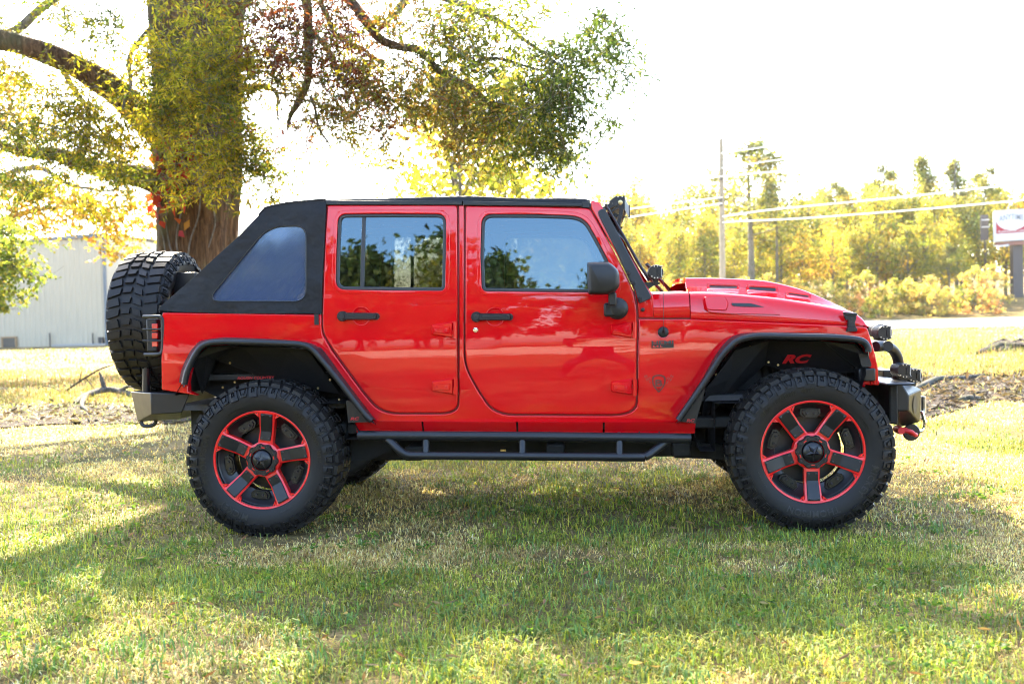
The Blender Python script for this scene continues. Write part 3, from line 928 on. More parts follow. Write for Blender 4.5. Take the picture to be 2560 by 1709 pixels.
# ---- bonnet latch
q = W(2124, 803, ybody)
m = MB()
def LP(pts): return [(W(a, b_, q.y).x, W(a, b_, q.y).z) for a, b_ in pts]
m.prism(LP([(2106, 779), (2140, 782), (2141, 794), (2137, 806), (2140, 822), (2117, 822), (2118, 800), (2110, 795)]), q.y - .014, q.y - .001, taper=.003)
m.prism(LP([(2106, 779), (2140, 782), (2141, 789), (2107, 786)]), q.y - .026, q.y - .012, taper=.002)
m.prism(LP([(2116, 819), (2142, 819), (2141.5, 829), (2114, 829.5)]), q.y - .024, q.y, taper=.003)
m.prism(LP([(2107, 787), (2115, 788), (2118, 800), (2112, 800)]), q.y - .022, q.y - .01, taper=.002)
lt = m.build('bonnet_latch', BLK, HOOD, bevel=.002)
m = MB()
for y in (795, 803.5, 812): 
    c = W(2129.5, y, q.y); m.cyl((c.x, q.y - .0155, c.z), (c.x, q.y - .0135, c.z), .0062, 12)
m.build('latch_hole', MESHB, lt)

# ---- round spot lamps
def pod(px, py, rad, y, name='spot_lamp', facing=1.0, parent=CAR, ln=.075):
    """Finned round lamp that faces forward (+x) with a flat bolted end plate on its side."""
    c = W(px, py, y)
    m = MB()
    n = 20
    for k in range(9):                                   # fins
        y0 = y - .055 + k * .0135
        m.lathe([(.0, 0), (rad * .93, 0), (rad, .002), (rad, .006), (rad * .93, .008), (0, .008)], (c.x, y0, c.z), 'y', n)
    m.cyl((c.x, y - .05, c.z), (c.x, y + .06, c.z), rad * .86, n)
    o = m.build(name, BLK, parent, smooth=35)
    plate = []
    for k in range(15):
        a = radians(60 + k * 240 / 14)
        plate.append((c.x + rad * cos(a), c.z + rad * sin(a)))
    plate = plate + [(c.x + rad * .95, c.z - rad * .75), (c.x + rad * .72, c.z - rad * .6), (c.x + rad * .72, c.z + rad * .6), (c.x + rad * .95, c.z + rad * .78)]
    MB().prism(plate, y + .064, y + .072).build('end_plate', BLKS, o)
    m = MB(); m.prism(plate, y - .066, y - .058, taper=.002)
    m.prism([(c.x + rad * .1, c.z - rad * .45), (c.x + rad * .6, c.z - rad * .45), (c.x + rad * .6, c.z + rad * .45), (c.x + rad * .1, c.z + rad * .45)], y - .071, y - .065, taper=.003)
    m.build('end_plate', BLKS, o)
    m = MB()
    for a in (75, 105, 255, 285, 225):
        m.cyl((c.x + rad * .8 * cos(radians(a)), y - .0675, c.z + rad * .8 * sin(radians(a))), (c.x + rad * .8 * cos(radians(a)), y - .06, c.z + rad * .8 * sin(radians(a))), .0036, 8)
    m.build('bolt', STEEL, o)
    m = MB(); m.prism([(c.x + rad * .7, c.z - rad * .6), (c.x + rad * .82, c.z - rad * .6), (c.x + rad * .82, c.z + rad * .6), (c.x + rad * .7, c.z + rad * .6)], y - .056, y + .062); m.build('lens', LENSCLR, o)
    m = MB(); m.prism([(c.x - rad * .4, c.z - rad * .8), (c.x + rad * .4, c.z - rad * .8), (c.x + rad * .3, c.z - rad * 1.5), (c.x - rad * .3, c.z - rad * 1.5)], y - .03, y - .022)
    m.prism([(c.x - rad * .4, c.z - rad * .8), (c.x + rad * .4, c.z - rad * .8), (c.x + rad * .3, c.z - rad * 1.5), (c.x - rad * .3, c.z - rad * 1.5)], y + .022, y + .03)
    m.build('lamp_bracket', BLK, o)
    return o
pod(2205, 831, .044, .58)
pod(2193, 826, .042, .84)
pod(2253, 925, .042, .42)
pod(2279, 937, .042, .62)
pod(1638, 681, .040, .16)
pod(1642, 681, .040, 1.76)
m = MB(); a = W(1620, 700, .17); b_ = W(1645, 709, .17)
m.prism([(W(x, y, .17).x, W(x, y, .17).z) for x, y in ((1610, 706), (1628, 705), (1650, 706), (1648, 711), (1634, 714), (1622, 722))], .15, .17); m.build('lamp_mount', BLK, CAR)

# ---- front bumper with hoop, winch, shackle
def ringp(pts, y): return [(W(a, b_, y).x, y, W(a, b_, y).z) for a, b_ in pts]
E_ = [(2219, 960), (2250, 950), (2272, 988), (2272, 1026), (2248, 1027), (2234, 1022)]
M_ = [(2225, 962), (2256, 951), (2303, 973), (2299, 1054), (2252, 1066), (2228, 1057)]
m = MB()
ra, rb = ringp(E_, .36), ringp(M_, .60)
rows = [ra, rb, [(x, 2 * YC - y, z) for x, y, z in rb], [(x, 2 * YC - y, z) for x, y, z in ra]]
m.loft(rows, closed_u=True, caps=True)
fb = m.build('front_bumper', BLK, CAR, smooth=20, bevel=.006)
c = W(2221, 1006, .44)
m = MB(); m.box((c.x, .47, c.z), (.05, .26, .22)); m.box((c.x - .1, .6, c.z + .03), (.2, .1, .14)); m.build('bumper_shade_box', UNDER, CAR, bevel=.01)  # added dark boxes cover and shade the bumper's pale back
a, b_ = Vector(rb[2]), Vector(rb[3])
e0 = Vector(ra[2]); e1 = Vector(ra[3])
cen = (a + b_ + e0 + e1) / 4
nrm = (a - e0).cross(e1 - e0).normalized()
if nrm.x < 0: nrm = -nrm
u_ = (a - e0).normalized(); v_ = nrm.cross(u_)
m = MB(); m.add([cen + nrm * .004 + u_ * .048 * cos(t_) + v_ * .052 * sin(t_) for t_ in [2 * pi * k / 24 for k in range(24)]], [tuple(range(24))]); m.build('fog_lamp_hole', MESHB, fb)
m = MB()
h0 = [W(2189, 866, .34), W(2214, 865, .40), W(2232, 874, .45), W(2244, 895, .48), W(2246, 925, .5), W(2240, 965, .52)]
hp = spline([tuple(v) for v in h0], 6)
for sgn in (1, -1):
    m.tube([(v[0], v[1] if sgn > 0 else 2 * YC - v[1], v[2]) for v in hp], .029, 14)
m.tube([(hp[3][0] + .03, y, hp[3][2]) for y in (.34, .97, 1.6)], .029, 14)
m.build('bumper_hoop', BLK, fb)
m = MB(); m.box(W(2204, 936, .85), (.07, .3, .07)); m.box(W(2212, 951, .45), (.15, .6, .012)); m.build('winch_tray', BLKS, fb, bevel=.006)
m = MB(); c = W(2300, 1012, .82); m.box((c.x + .01, YC, c.z), (.03, .26, .09))
for k in range(9): m.cyl((c.x + .028, YC - .14 + k * .035, c.z - .05), (c.x + .028, YC - .14 + k * .035, c.z + .05), .012, 8)
m.build('winch_fairlead', STEEL, fb)
m = MB(); c = W(2300, 1056, .78)
m.tube(spline([(c.x + .012, .78, c.z + .07), (c.x + .022, .78, c.z + .03), (c.x + .03, .78, c.z - .01), (c.x + .015, .78, c.z - .045), (c.x - .02, .78, c.z - .05), (c.x - .028, .78, c.z - .015)], 5), .011, 8)
m.build('winch_hook', CHROME, fb)
m = MB(); c = W(2278, 1080, .6)
m.lathe([(.0, -.012), (.045, -.012), (.05, 0), (.045, .012), (0, .012)], (c.x, .6, c.z), 'y', 20); m.build('hook_stopper', BLKP, fb)
m = MB()
a, b_ = W(2247, 1074, .5), W(2287, 1083, .5)
m.tube(spline([(a.x + .0, .47, a.z), (a.x + .05, .455, a.z - .005), (b_.x - .01, .47, b_.z - .004), (b_.x + .005, .5, b_.z - .006), (b_.x - .01, .53, b_.z - .004), (a.x + .05, .545, a.z - .005), (a.x, .53, a.z)], 5), .0125, 10)
m.lathe([(.0, -.05), (.02, -.05), (.022, -.02), (.022, .02), (.02, .05), (0, .05)], (a.x, .5, a.z), 'y', 14)
m.build('shackle', REDPLAIN, fb)

# ---- rear bumper, spare wheel carrier, tail lamp
m = MB()
r0_ = ringp([(376, 981), (474, 984), (455, 1031), (378, 1036)], .21)
r1_ = ringp([(327, 978), (474, 981), (452, 1047), (344, 1054)], .50)
rx = [(r0_[0][0], .2, r0_[0][2])]
m.loft([r0_, r1_, [(x, 2 * YC - y, z) for x, y, z in r1_], [(x, 2 * YC - y, z) for x, y, z in r0_]], closed_u=True, caps=True)
rbp = m.build('rear_bumper', BLK, CAR, smooth=20, bevel=.006)
m = MB(); a = W(366, 921, .42); b_ = W(366, 980, .42); m.cyl(tuple(a), tuple(b_), .024, 16); m.cyl(tuple(a), (a.x, a.y, a.z + .006), .012, 10); m.build('carrier_post', BLKS, rbp)
m = MB(); m.tube(spline([W(352, 1053, .5), W(358, 1063, .5), W(372, 1065, .5), W(386, 1060, .5), W(390, 1050, .5)], 5), .012, 8); m.build('tow_loop', SLATE, rbp)
SPX, SPY = -2.665, .75
SPZ = W(385, 803, SPY).z
m = MB()
m.bar((xr - .01, SPY, SPZ), (SPX - .02, SPY, SPZ), .2, .2)
m.bar((xr - .03, YC + .55, SPZ - .25), (xr - .03, .40, SPZ - .25), .06, .05)
m.bar((xr - .03, .41, SPZ - .05), (xr - .03, .41, SPZ - .36), .05, .05)
c = W(466, 708, .62); m.box((c.x, .62, c.z), (.14, .06, .13)); 
m.build('wheel_carrier', BLKS, rbp, bevel=.006)
m = MB(); c0, c1 = W(375, 796, .2), W(397, 879, .2)
m.box(((c0.x + c1.x) / 2 - .01, .25, (c0.z + c1.z) / 2), (abs(c1.x - c0.x) + .02, .13, abs(c1.z - c0.z)))
tlm = m.build('tail_lamp', BLKP, CAR, bevel=.01)
m = MB()
for ya, yb in ((809, 828), (832, 846), (850, 866)):
    a, b_ = W(379, ya, .18), W(394, yb, .18); m.box(((a.x + b_.x) / 2, .186, (a.z + b_.z) / 2), (b_.x - a.x, .014, a.z - b_.z))
a, b_ = W(374, 800, .2), W(378.5, 876, .2); m.box(((a.x + b_.x) / 2 - .008, .25, (a.z + b_.z) / 2), (.018, .11, a.z - b_.z))
m.build('tail_lens', LENSRED, tlm, bevel=.003)
m = MB()
g = [(359, 791), (390, 791), (403, 794), (407, 806), (407, 868), (404, 881), (396, 885), (362, 886)]
m.tube(spline([tuple(W(a, b_, .15 if 380 < a else .19)) for a, b_ in g], 4), .011, 10)
for y in (823, 851.5):
    m.tube([W(357, y, .16), W(380, y, .145), W(403, y, .15)], .0055, 8)
m.build('lamp_guard', BLK, tlm)

# ---- rock slider
m = MB()
ys = .065
m.tube([W(896, 1088, ys), W(1310, 1090.5, ys), W(1727, 1095, ys)], .027, 16)
low = [(955, 1093), (973, 1104), (1000, 1126), (1018, 1136.5), (1060, 1138.5), (1300, 1140), (1580, 1142.3), (1612, 1141), (1632, 1131), (1665, 1108)]
L_ = [W(a, b_, .03) for a, b_ in low]
for k, dd in ((0, .05), (1, .03), (-1, .05), (-2, .02)): L_[k].y += dd
m.tube(spline([tuple(v) for v in L_], 4), .0225, 14)
for x in (1065, 1306, 1549):
    m.tube([W(x, 1095, ys), W(x, 1118, .05), W(x, 1140, .03)], .019, 12)
    p = W(x, 1092, ys); m.tube([(p.x, ys, p.z), (p.x, .4, p.z - .02)], .022, 10)
both(m, 'rock_slider', BLK, smooth=50)

# ---- underbody
FHX, RHX = W(2031, 1129, .02).x, W(656, 1148.6, .02).x
zf = W(1300, 1112, .45).z
m = MB()
for y in (.50, 2 * YC - .50):
    m.bar((-2.3, y, zf + .12), (RHX + .5, y, zf + .02), .10, .14); m.bar((RHX + .5, y, zf), (FHX - .5, y, zf), .10, .16); m.bar((FHX - .5, y, zf + .02), (1.62, y, zf + .14), .10, .14)
m.box((-.35, YC, zf), (1.9, .95, .14)); m.box((-2.15, YC, .60), (.4, 1.2, .16)); m.box((1.2, YC, .70), (.8, .6, .3))
for x in (-1.0, -.2, .5): m.box((x, YC, zf - .01), (.1, 1.5, .08))
m.box((-.35, YC, zf + .14), (2.6, 1.55, .06))
m.build('chassis', UNDER, CAR, bevel=.01)
for hx in (FHX, RHX):
    m = MB()
    m.cyl((hx, .3, .425), (hx, 1.64, .425), .045, 14)
    m.lathe([(.0, -.17), (.05, -.16), (.13, -.1), (.16, 0), (.13, .1), (.05, .16), (0, .17)], (hx, YC + .1, .425), 'y', 20)
    m.build('axle', UNDER, CAR)
m = MB(); m.cyl((FHX, YC, .45), (RHX, YC, .5), .035, 10); m.build('drive_shaft', UNDER, CAR)
BR = [(826, 1098), (822, 1118), (820, 1140), (828, 1148), (905, 1151), (925, 1149), (960, 1133), (990, 1120), (1000, 1100)]
BF = [(1628, 1105), (1648, 1125), (1676, 1138), (1690, 1144), (1712, 1145), (1730, 1137), (1742, 1120), (1752, 1100)]
for mi in (False, True):
    m = MB(); m.prism([(W(a, b_, .33).x, W(a, b_, .33).z) for a, b_ in BR], .325, .335)
    a = W(842, 1136, .42); m.bar((RHX + .05, .42, .38), (a.x + .1, .42, a.z), .05, .06); m.build('rear_control_arm', UNDER, CAR, mirror=mi)
    m = MB(); m.prism([(W(a, b_, .33).x, W(a, b_, .33).z) for a, b_ in BF], .325, .335)
    a, b_ = W(1715, 1124, .36), W(1860, 1128, .36); m.bar(tuple(a), (b_.x + .3, .36, b_.z - .02), .05, .085); m.build('front_control_arm', UNDER, CAR, mirror=mi)
for mi in (False, True):
    for hx in (FHX - .1, RHX - .14):
        MB().cyl((hx, .47, .4), (hx - .06, .52, .95), .035, 12).build('shock_absorber', UNDER, CAR, mirror=mi)
    for hx in (FHX, RHX):
        MB().tube([(hx + .12 + .06 * cos(t_), .56 + .06 * sin(t_), .5 + t_ * .0085) for t_ in [k * .35 for k in range(110)]], .009, 6).build('coil_spring', UNDER, CAR, mirror=mi)
for x, y in ((831.5, 1134), (1703, 1126)):
    p = W(x, y, .325); MB().lathe([(0, -.012), (.009, -.012), (.010, -.006), (.016, -.006), (.017, 0)], tuple(p), 'y', 14).build('chassis_bolt', BRASS, CAR)
for x, y in ((1032, 1125), (1258, 1125)):
    p = W(x, y, .42); MB().box(p, (.03, .02, .012)).build('chassis_bolt', BRASS, CAR)
# exhaust tip and tank
m = MB(); m.tube(spline([(-2.3, 1.3, .6), (-1.9, 1.3, .62), (-1.2, 1.2, .6), (-.2, 1.15, .55)], 4), .035, 10); m.box((-1.3, YC, .66), (.7, .5, .2)); m.build('exhaust', UNDER, CAR, bevel=.02)

# ---- cabin: seats, dashboard, wheel, roll bars
def seat(x, y, w=.5):
    m = MB()
    m.box((x, y, 1.0), (.52, w, .16)); m.box((x - .27, y, 1.28), (.14, w, .62), Matrix.Rotation(-.2, 3, 'Y'))
    o = m.build('seat', SEATM, CAR, bevel=.05)
    m = MB(); m.box((x - .345, y, 1.66), (.09, w * .5, .16)); m.build('headrest', SEATM, o, bevel=.03)
for x in (-.35,):
    seat(x, .56); seat(x, 2 * YC - .56)
seat(-1.25, .6, .55); seat(-1.25, 2 * YC - .6, .6)
m = MB(); m.box((.25, YC, 1.13), (.34, 1.42, .26)); m.build('dashboard', CABIN, CAR, bevel=.04)
m = MB(); c = (-.02, 2 * YC - .56, 1.24)
m.tube([(c[0] - .03 * sin(t_), c[1] + .18 * cos(t_), c[2] + .18 * sin(t_)) for t_ in [2 * pi * k / 28 for k in range(28)]], .015, 8, closed=True)
m.bar((c[0], c[1] - .17, c[2]), (c[0], c[1] + .17, c[2]), .03, .02); m.bar(c, (.15, c[1], 1.13), .05, .05); m.build('steering_wheel', BLKP, CAR)
m = MB()
zt = W(1150, 505, .3).z
for y in (.34, 2 * YC - .34):
    xb = W(1150, 600, .3).x
    m.tube(spline([(xb - .0, y - .04, .95), (xb, y - .02, 1.4), (xb, y + .02, zt - .09), (xb - .05, y + .03, zt - .05), (xb - .6, y + .03, zt - .045), (xb - 1.0, y + .03, zt - .09), (-2.1, y, 1.35), (-2.3, y, 1.0)], 5), .03, 10)
    m.tube([(xb, y + .03, zt - .05), (xb + .75, y + .03, zt - .05), (tl.x - .05, y + .03, zt - .06), (bl.x - .15, y, 1.25)], .028, 10)
m.tube([(xb, .37, zt - .05), (xb, 2 * YC - .37, zt - .05)], .03, 10); m.tube([(xb - .95, .37, zt - .08), (xb - .95, 2 * YC - .37, zt - .08)], .03, 10)
m.build('roll_bar', BLKP, CAR)
# ====================================================================== wheels
TP = [(.262, .020), (.272, .006), (.288, -.002), (.315, -.010), (.345, -.014), (.372, -.011), (.392, -.002), (.406, .010), (.414, .028), (.418, .06), (.420, .11), (.421, .16)]
def t_of(r):
    return float(np.interp(r, [a for a, _ in TP], [b for _, b in TP]))
HW = .16                                           # half the tyre width; the wheel's origin is on its centre plane
def pol(th, r, t): return (r * cos(th), t - HW, r * sin(th))

def side_lug(m, corners, h, flip=False, inset=.2):
    """Raised block on the side wall; corners are (angle, radius)."""
    n = len(corners)
    ca = sum(c[0] for c in corners) / n; cr = sum(c[1] for c in corners) / n
    bot, top = [], []
    for a, r in corners:
        t = t_of(r)
        ai, ri = a + (ca - a) * inset, r + (cr - r) * inset
        tb, tt = t + .006, t_of(ri) - h
        if flip: tb, tt = 2 * HW - tb, 2 * HW - tt
        bot.append(pol(a, r, tb)); top.append(pol(ai, ri, tt))
    m.add(bot + top, [tuple(range(n, 2 * n))] + [(i, (i + 1) % n, (i + 1) % n + n, i + n) for i in range(n)])
def pocket_lug(m, corners, h, flip=False, inset=.12, hole=.55, hc=0.0):
    """Side-wall block with a sunken pocket."""
    n = len(corners)
    ca = sum(c[0] for c in corners) / n; cr = sum(c[1] for c in corners) / n
    def ringy(f, h_, dr=0.0):
        out = []
        for a, r in corners:
            ai, ri = ca + (a - ca) * f, cr + dr + (r - cr) * f
            t = t_of(ri) - h_
            out.append(pol(ai, ri, 2 * HW - t if flip else t))
        return out
    m.loft([ringy(1.0, -.006), ringy(1 - inset, h), ringy(hole, h, hc), ringy(hole * .85, .001, hc)], closed_u=True)
def tread_lug(m, corners, r0, r1, inset=.07):
    """Raised block on the tread; corners are (angle, t)."""
    n = len(corners)
    ca = sum(c[0] for c in corners) / n; ct = sum(c[1] for c in corners) / n
    bot = [pol(a, r0, t) for a, t in corners]
    top = [pol(a + (ca - a) * inset, r1 - .010 * (abs(t - HW) / HW) ** 4, t + (ct - t) * inset) for a, t in corners]
    m.add(bot + top, [tuple(range(n, 2 * n))] + [(i, (i + 1) % n, (i + 1) % n + n, i + n) for i in range(n)])

def make_tyre():
    m = MB()
    prof = TP + [(r, 2 * HW - t) for r, t in TP[-2::-1]] + [(.258, .27), (.256, .16), (.258, .05)]
    m.lathe([(r, t - HW) for r, t in prof], (0, 0, 0), 'y', 120, closed=True)
    N = 21
    d = 2 * pi / N
    for k in range(N):
        a = k * d
        for fl in (False, True):
            o = a + (d * .25 if fl else 0)
            # long block with a pocket, then a keystone block with a V
            w = .056
            pocket_lug(m, [(o - w * 1.15, .349), (o + w * 1.15, .349), (o + w, .409), (o - w, .409)], .013, fl, .1, .46, .009)
            side_lug(m, [(o - .011, .385), (o + .011, .385), (o + .011, .392), (o - .011, .392)], .012, fl)
            b = o + d / 2
            pocket_lug(m, [(b - .050, .359), (b + .050, .359), (b + .074, .408), (b - .074, .408)], .011, fl, .08, .74, .003)
            side_lug(m, [(b - .018, .378), (b + .018, .378), (b + .036, .400), (b - .036, .400)], .009, fl, .15)
        # shoulder blocks
        for fl in (0, 1):
            T = (lambda t: t) if not fl else (lambda t: 2 * HW - t)
            o = a + (d * .25 if fl else 0)
            s = 1 if not fl else -1
            tread_lug(m, [(o - .062, T(.004)), (o + .062, T(.004)), (o + .055 + s * .03, T(.092)), (o - .055 + s * .045, T(.085))], .404, .4355)
            b = o + d / 2
            tread_lug(m, [(b - .055, T(.012)), (b + .055, T(.012)), (b + .058 + s * .035, T(.078)), (b - .05 + s * .03, T(.088))], .406, .4345)
            for q in (o, b):
                tread_lug(m, [(q - .052 + s * .062, T(.098)), (q + .04 + s * .062, T(.104)), (q + .062 + s * .035, T(.156)), (q - .03 + s * .045, T(.150))], .412, .4365)
    m.lathe([(.4035, -.004 - HW), (.4055, -.007 - HW), (.4075, -.002 - HW)], (0, 0, 0), 'y', 120)   # rib along the shoulder
    return m

def arc_text(m, s, r, a0, size, rad_dir=1, width=None):
    vs, fs = text_mesh(s, 1.0, .5, 1.12, .012)
    xs = [v.x for v in vs]; ys = [v.y for v in vs]
    cx, cyy = (max(xs) + min(xs)) / 2, (max(ys) + min(ys)) / 2
    k = size / (max(ys) - min(ys))
    out = []
    for v in vs:
        rr = r + (v.y - cyy) * k
        th = a0 - (v.x - cx) * k / r
        t = t_of(rr) - .0012 - (v.z + .5) * .0012
        out.append(pol(th, rr, t))
    m.add(out, fs)

def make_lettering(parent):
    for s_, r, a0, sz in (('MICKEY', .325, radians(248), .034), ('THOMPSON', .325, radians(186), .034), ('BAJA  LEGEND  MTZ', .325, radians(33), .030), ('LT315/60R20', .304, radians(-55), .009), ('MAX LOAD 3640 LBS', .304, radians(125), .007)):
        m = MB(); arc_text(m, s_, r, a0, sz)
        m.build('tyre_lettering', RUBL, parent, smooth=None, recalc=False)

def rb(a, b, y, phi):                               # along spoke, across, depth from the outer face
    return (a * cos(phi) - b * sin(phi), y - HW, a * sin(phi) + b * cos(phi))

def make_wheel():
    W_ = bpy.data.objects.new('wheel', None); W_['_local'] = 1; COL.objects.link(W_)
    parts = []
    parts.append(make_tyre().build('tyre', RUB, W_, smooth=32))
    make_lettering(W_)
    m = MB()
    m.lathe([(.260, .020 - HW), (.261, .010 - HW), (.263, .006 - HW), (.270, .004 - HW), (.274, .007 - HW), (.275, .014 - HW), (.268, .022 - HW)], (0, 0, 0), 'y', 96)
    for k in range(5):
        ph = radians(90 + 72 * k)
        st = [(.070, .042, .045), (.10, .040, .038), (.15, .039, .042), (.185, .041, .033), (.235, .044, .016), (.250, .047, .012), (.264, .062, .010)]
        rows = []
        for a, hw, y in st:
            rows.append([rb(a, -hw, y, ph), rb(a, -hw * .8, y - .006, ph), rb(a, hw * .8, y - .006, ph), rb(a, hw, y, ph), rb(a, hw * .92, y + .055, ph), rb(a, -hw * .92, y + .055, ph)])
        m.loft(rows, closed_u=True, caps=True)
        for s in (-1, 1):                           # small pocketed corners where spoke meets ring
            c = [(.262, .052), (.262, .086), (.232, .046)]
            bot = [rb(a, s * b, .03, ph) for a, b in c]; top = [rb(a, s * b, .009, ph) for a, b in c]
            m.add(bot + top, [(3, 4, 5), (0, 1, 2), (0, 1, 4, 3), (1, 2, 5, 4), (2, 0, 3, 5)])
    m.lathe([(.0, .030 - HW), (.085, .030 - HW), (.096, .036 - HW), (.099, .075 - HW), (.0, .08 - HW)], (0, 0, 0), 'y', 40)
    parts.append(m.build('rim', RIMRED, W_, smooth=35))
    m = MB()
    for k in range(5):
        ph = radians(90 + 72 * k)
        for s in (-1, 1):
            c = [(.2585, .058), (.2585, .074), (.247, .055)]
            m.add([rb(a, s * b, .0083, ph) for a, b in c], [(0, 1, 2)])
    parts.append(m.build('rim_pocket', MESHB, W_, smooth=None))
    m = MB()                                        # barrel and inner shelf
    m.lathe([(.2605, .013 - HW), (.2565, .014 - HW), (.254, .03 - HW), (.248, .036 - HW), (.240, .05 - HW), (.232, .09 - HW), (.228, .16 - HW), (.235, .30 - HW)], (0, 0, 0), 'y', 72)
    m.lathe([(.246, .038 - HW), (.222, .072 - HW), (.186, .086 - HW), (.182, .10 - HW), (.225, .11 - HW)], (0, 0, 0), 'y', 72)
    parts.append(m.build('rim_barrel', BLKS, W_, smooth=35))
    for k in range(5):
        ph = radians(90 + 72 * k)
        m = MB()
        rows = []
        for a, hw, y in ((.106, .028, .030), (.112, .030, .0295), (.155, .031, .033), (.178, .0315, .0255), (.182, .032, .023), (.250, .0335, .0015), (.256, .032, .002)):
            rows.append([rb(a, -hw, y, ph), rb(a, -hw + .003, y - .004, ph), rb(a, hw - .003, y - .004, ph), rb(a, hw, y, ph), rb(a, hw, y + .012, ph), rb(a, -hw, y + .012, ph)])
        m.loft(rows, closed_u=True, caps=True)
        sp_ = m.build('spoke_plate', BLK, W_, smooth=20)
        parts.append(sp_)
        m = MB()
        for a, b, y in ((.246, .023, -.0005), (.246, -.023, -.0005), (.118, .020, .0255), (.118, -.020, .0255)):
            p = rb(a, b, y, ph); MB().lathe([(0, -.004), (.003, -.004), (.0058, -.002), (.006, .001)], p, 'y', 8).build('wheel_bolt', SLATE, W_, smooth=None)
        ph2 = ph + radians(36)
        for b in (-.019, .019):
            p = rb(.2, b, .043, ph2); MB().lathe([(0, -.006), (.004, -.006), (.0065, -.003), (.007, .001)], p, 'y', 8).build('wheel_bolt', SLATE, W_, smooth=None)
        m = MB()                                    # bolted plate in the opening between two spokes
        o_ = [(.176, -.034), (.176, .034), (.198, .056), (.222, .052), (.228, .0), (.222, -.052), (.198, -.056)]
        def R(c, f, y): 
            return [rb(.2 + (a - .2) * f, b * f, y, ph2) for a, b in c]
        m.loft([R(o_, 1.0, .095), R(o_, 1.0, .062), R(o_, .97, .058), R(o_, .80, .058), R(o_, .76, .052), R(o_, .72, .050)], closed_u=True)
        m.add(R(o_, .72, .050), [tuple(range(7))])
        parts.append(m.build('pocket_plate', BLKS, W_, smooth=25))
    m = MB()                                        # scalloped hub ring
    n = 100
    def sc(r, y): return [(r_ * cos(t_), y - HW, r_ * sin(t_)) for t_, r_ in [(2 * pi * k / n, r * (1 + .045 * math.tanh(2.2 * cos(10 * 2 * pi * k / n)))) for k in range(n)]]
    m.loft([sc(.086, .03), sc(.086, .010), sc(.083, .006), [(.060 * cos(2 * pi * k / n), .006 - HW, .060 * sin(2 * pi * k / n)) for k in range(n)], [(.058 * cos(2 * pi * k / n), .012 - HW, .058 * sin(2 * pi * k / n)) for k in range(n)]], closed_u=True)
    hr = m.build('hub_ring', BLK, W_, smooth=35)
    parts.append(hr)
    m = MB(); m2 = MB()
    for k in range(10):
        a = 2 * pi * k / 10
        p = rb(.077, 0, .006, a); m.lathe([(0, -.005), (.004, -.005), (.006, -.001)], p, 'y', 8)
        if k % 2 == 0:
            a2 = a + pi / 10
            q = [rb(.071, -.009, .0052, a2), rb(.071, .009, .0052, a2), rb(.066, .009, .0052, a2), rb(.066, -.009, .0052, a2)]
            m2.add(q, [(0, 1, 2, 3)])
    parts.append(m.build('hub_bolt', SLATE, W_, smooth=None))
    parts.append(m2.build('hub_slot', RIMRED, W_, smooth=None))
    m = MB(); m.lathe([(0, -.012 - HW), (.02, -.011 - HW), (.038, -.006 - HW), (.050, .003 - HW), (.054, .010 - HW), (.056, .02 - HW)], (0, 0, 0), 'y', 40)
    parts.append(m.build('hub_cap', BLKS, W_, smooth=40))
    m = MB()
    pts = []
    for k in range(10):
        r = .044 if k % 2 == 0 else .0175
        a = radians(90 + 36 * k)
        pts.append((r * cos(a), (-.0085 if k % 2 else -.004) - HW - .003, r * sin(a)))
    pts.append((0, -.030 - HW, 0))
    m.add(pts, [(k, (k + 1) % 10, 10) for k in range(10)])
    m.add([(x, y + .006, z) if i < 10 else (x, y + .01, z) for i, (x, y, z) in enumerate(pts)], [])
    m.add(pts[:10] + [(x * 1.0, y + .012, z * 1.0) for x, y, z in pts[:10]], [(k, (k + 1) % 10, (k + 1) % 10 + 10, k + 10) for k in range(10)])
    parts.append(m.build('hub_star', BLKS, W_, smooth=None))
    m = MB()
    m.lathe([(0, .17 - HW), (.18, .17 - HW), (.186, .175 - HW), (.186, .19 - HW), (.0, .20 - HW)], (0, 0, 0), 'y', 40)
    m.lathe([(0, .09 - HW), (.07, .09 - HW), (.075, .17 - HW)], (0, 0, 0), 'y', 24)
    m.add(*(lambda q: (q.v, q.f))(MB().box((.12, .19 - HW, .08), (.12, .06, .12))))
    parts.append(m.build('brake_disc', SLATE, W_, smooth=30))
    return W_

def dup_tree(o, parent=None):
    c = o.copy(); COL.objects.link(c); c.parent = parent
    for ch in list(o.children):
        dup_tree(ch, c)
    return c
def place_wheel(w, x, y, z, rot):
    w.parent = CAR
    w.matrix_parent_inverse = Matrix.Translation(CAR.location).inverted()
    w.matrix_basis = Matrix.Translation((x, y, z)) @ rot
WHL = make_wheel()
specs = [(FHX, HW, .425, Matrix.Rotation(radians(-108), 4, 'Y')),
         (RHX, HW, .425, Matrix.Rotation(radians(8.5), 4, 'Y')),
         (FHX, 2 * YC - HW, .425, Matrix.Rotation(pi, 4, 'Z')),
         (RHX, 2 * YC - HW, .425, Matrix.Rotation(pi, 4, 'Z') @ Matrix.Rotation(.6, 4, 'Y')),
         (SPX, SPY, SPZ, Matrix.Rotation(-pi / 2, 4, 'Z') @ Matrix.Rotation(.2, 4, 'Y'))]
for i, sp in enumerate(specs):
    w = WHL if i == 0 else dup_tree(WHL)
    place_wheel(w, *sp)
    if i == 0: FRONTW = w
    if i == 4:
        w.name = 'spare_wheel'
        w['label'] = 'spare wheel hanging on the tailgate'
for ch in FRONTW.children:
    if ch.name.startswith('tyre'): ch.rotation_euler = (0, radians(25), 0)
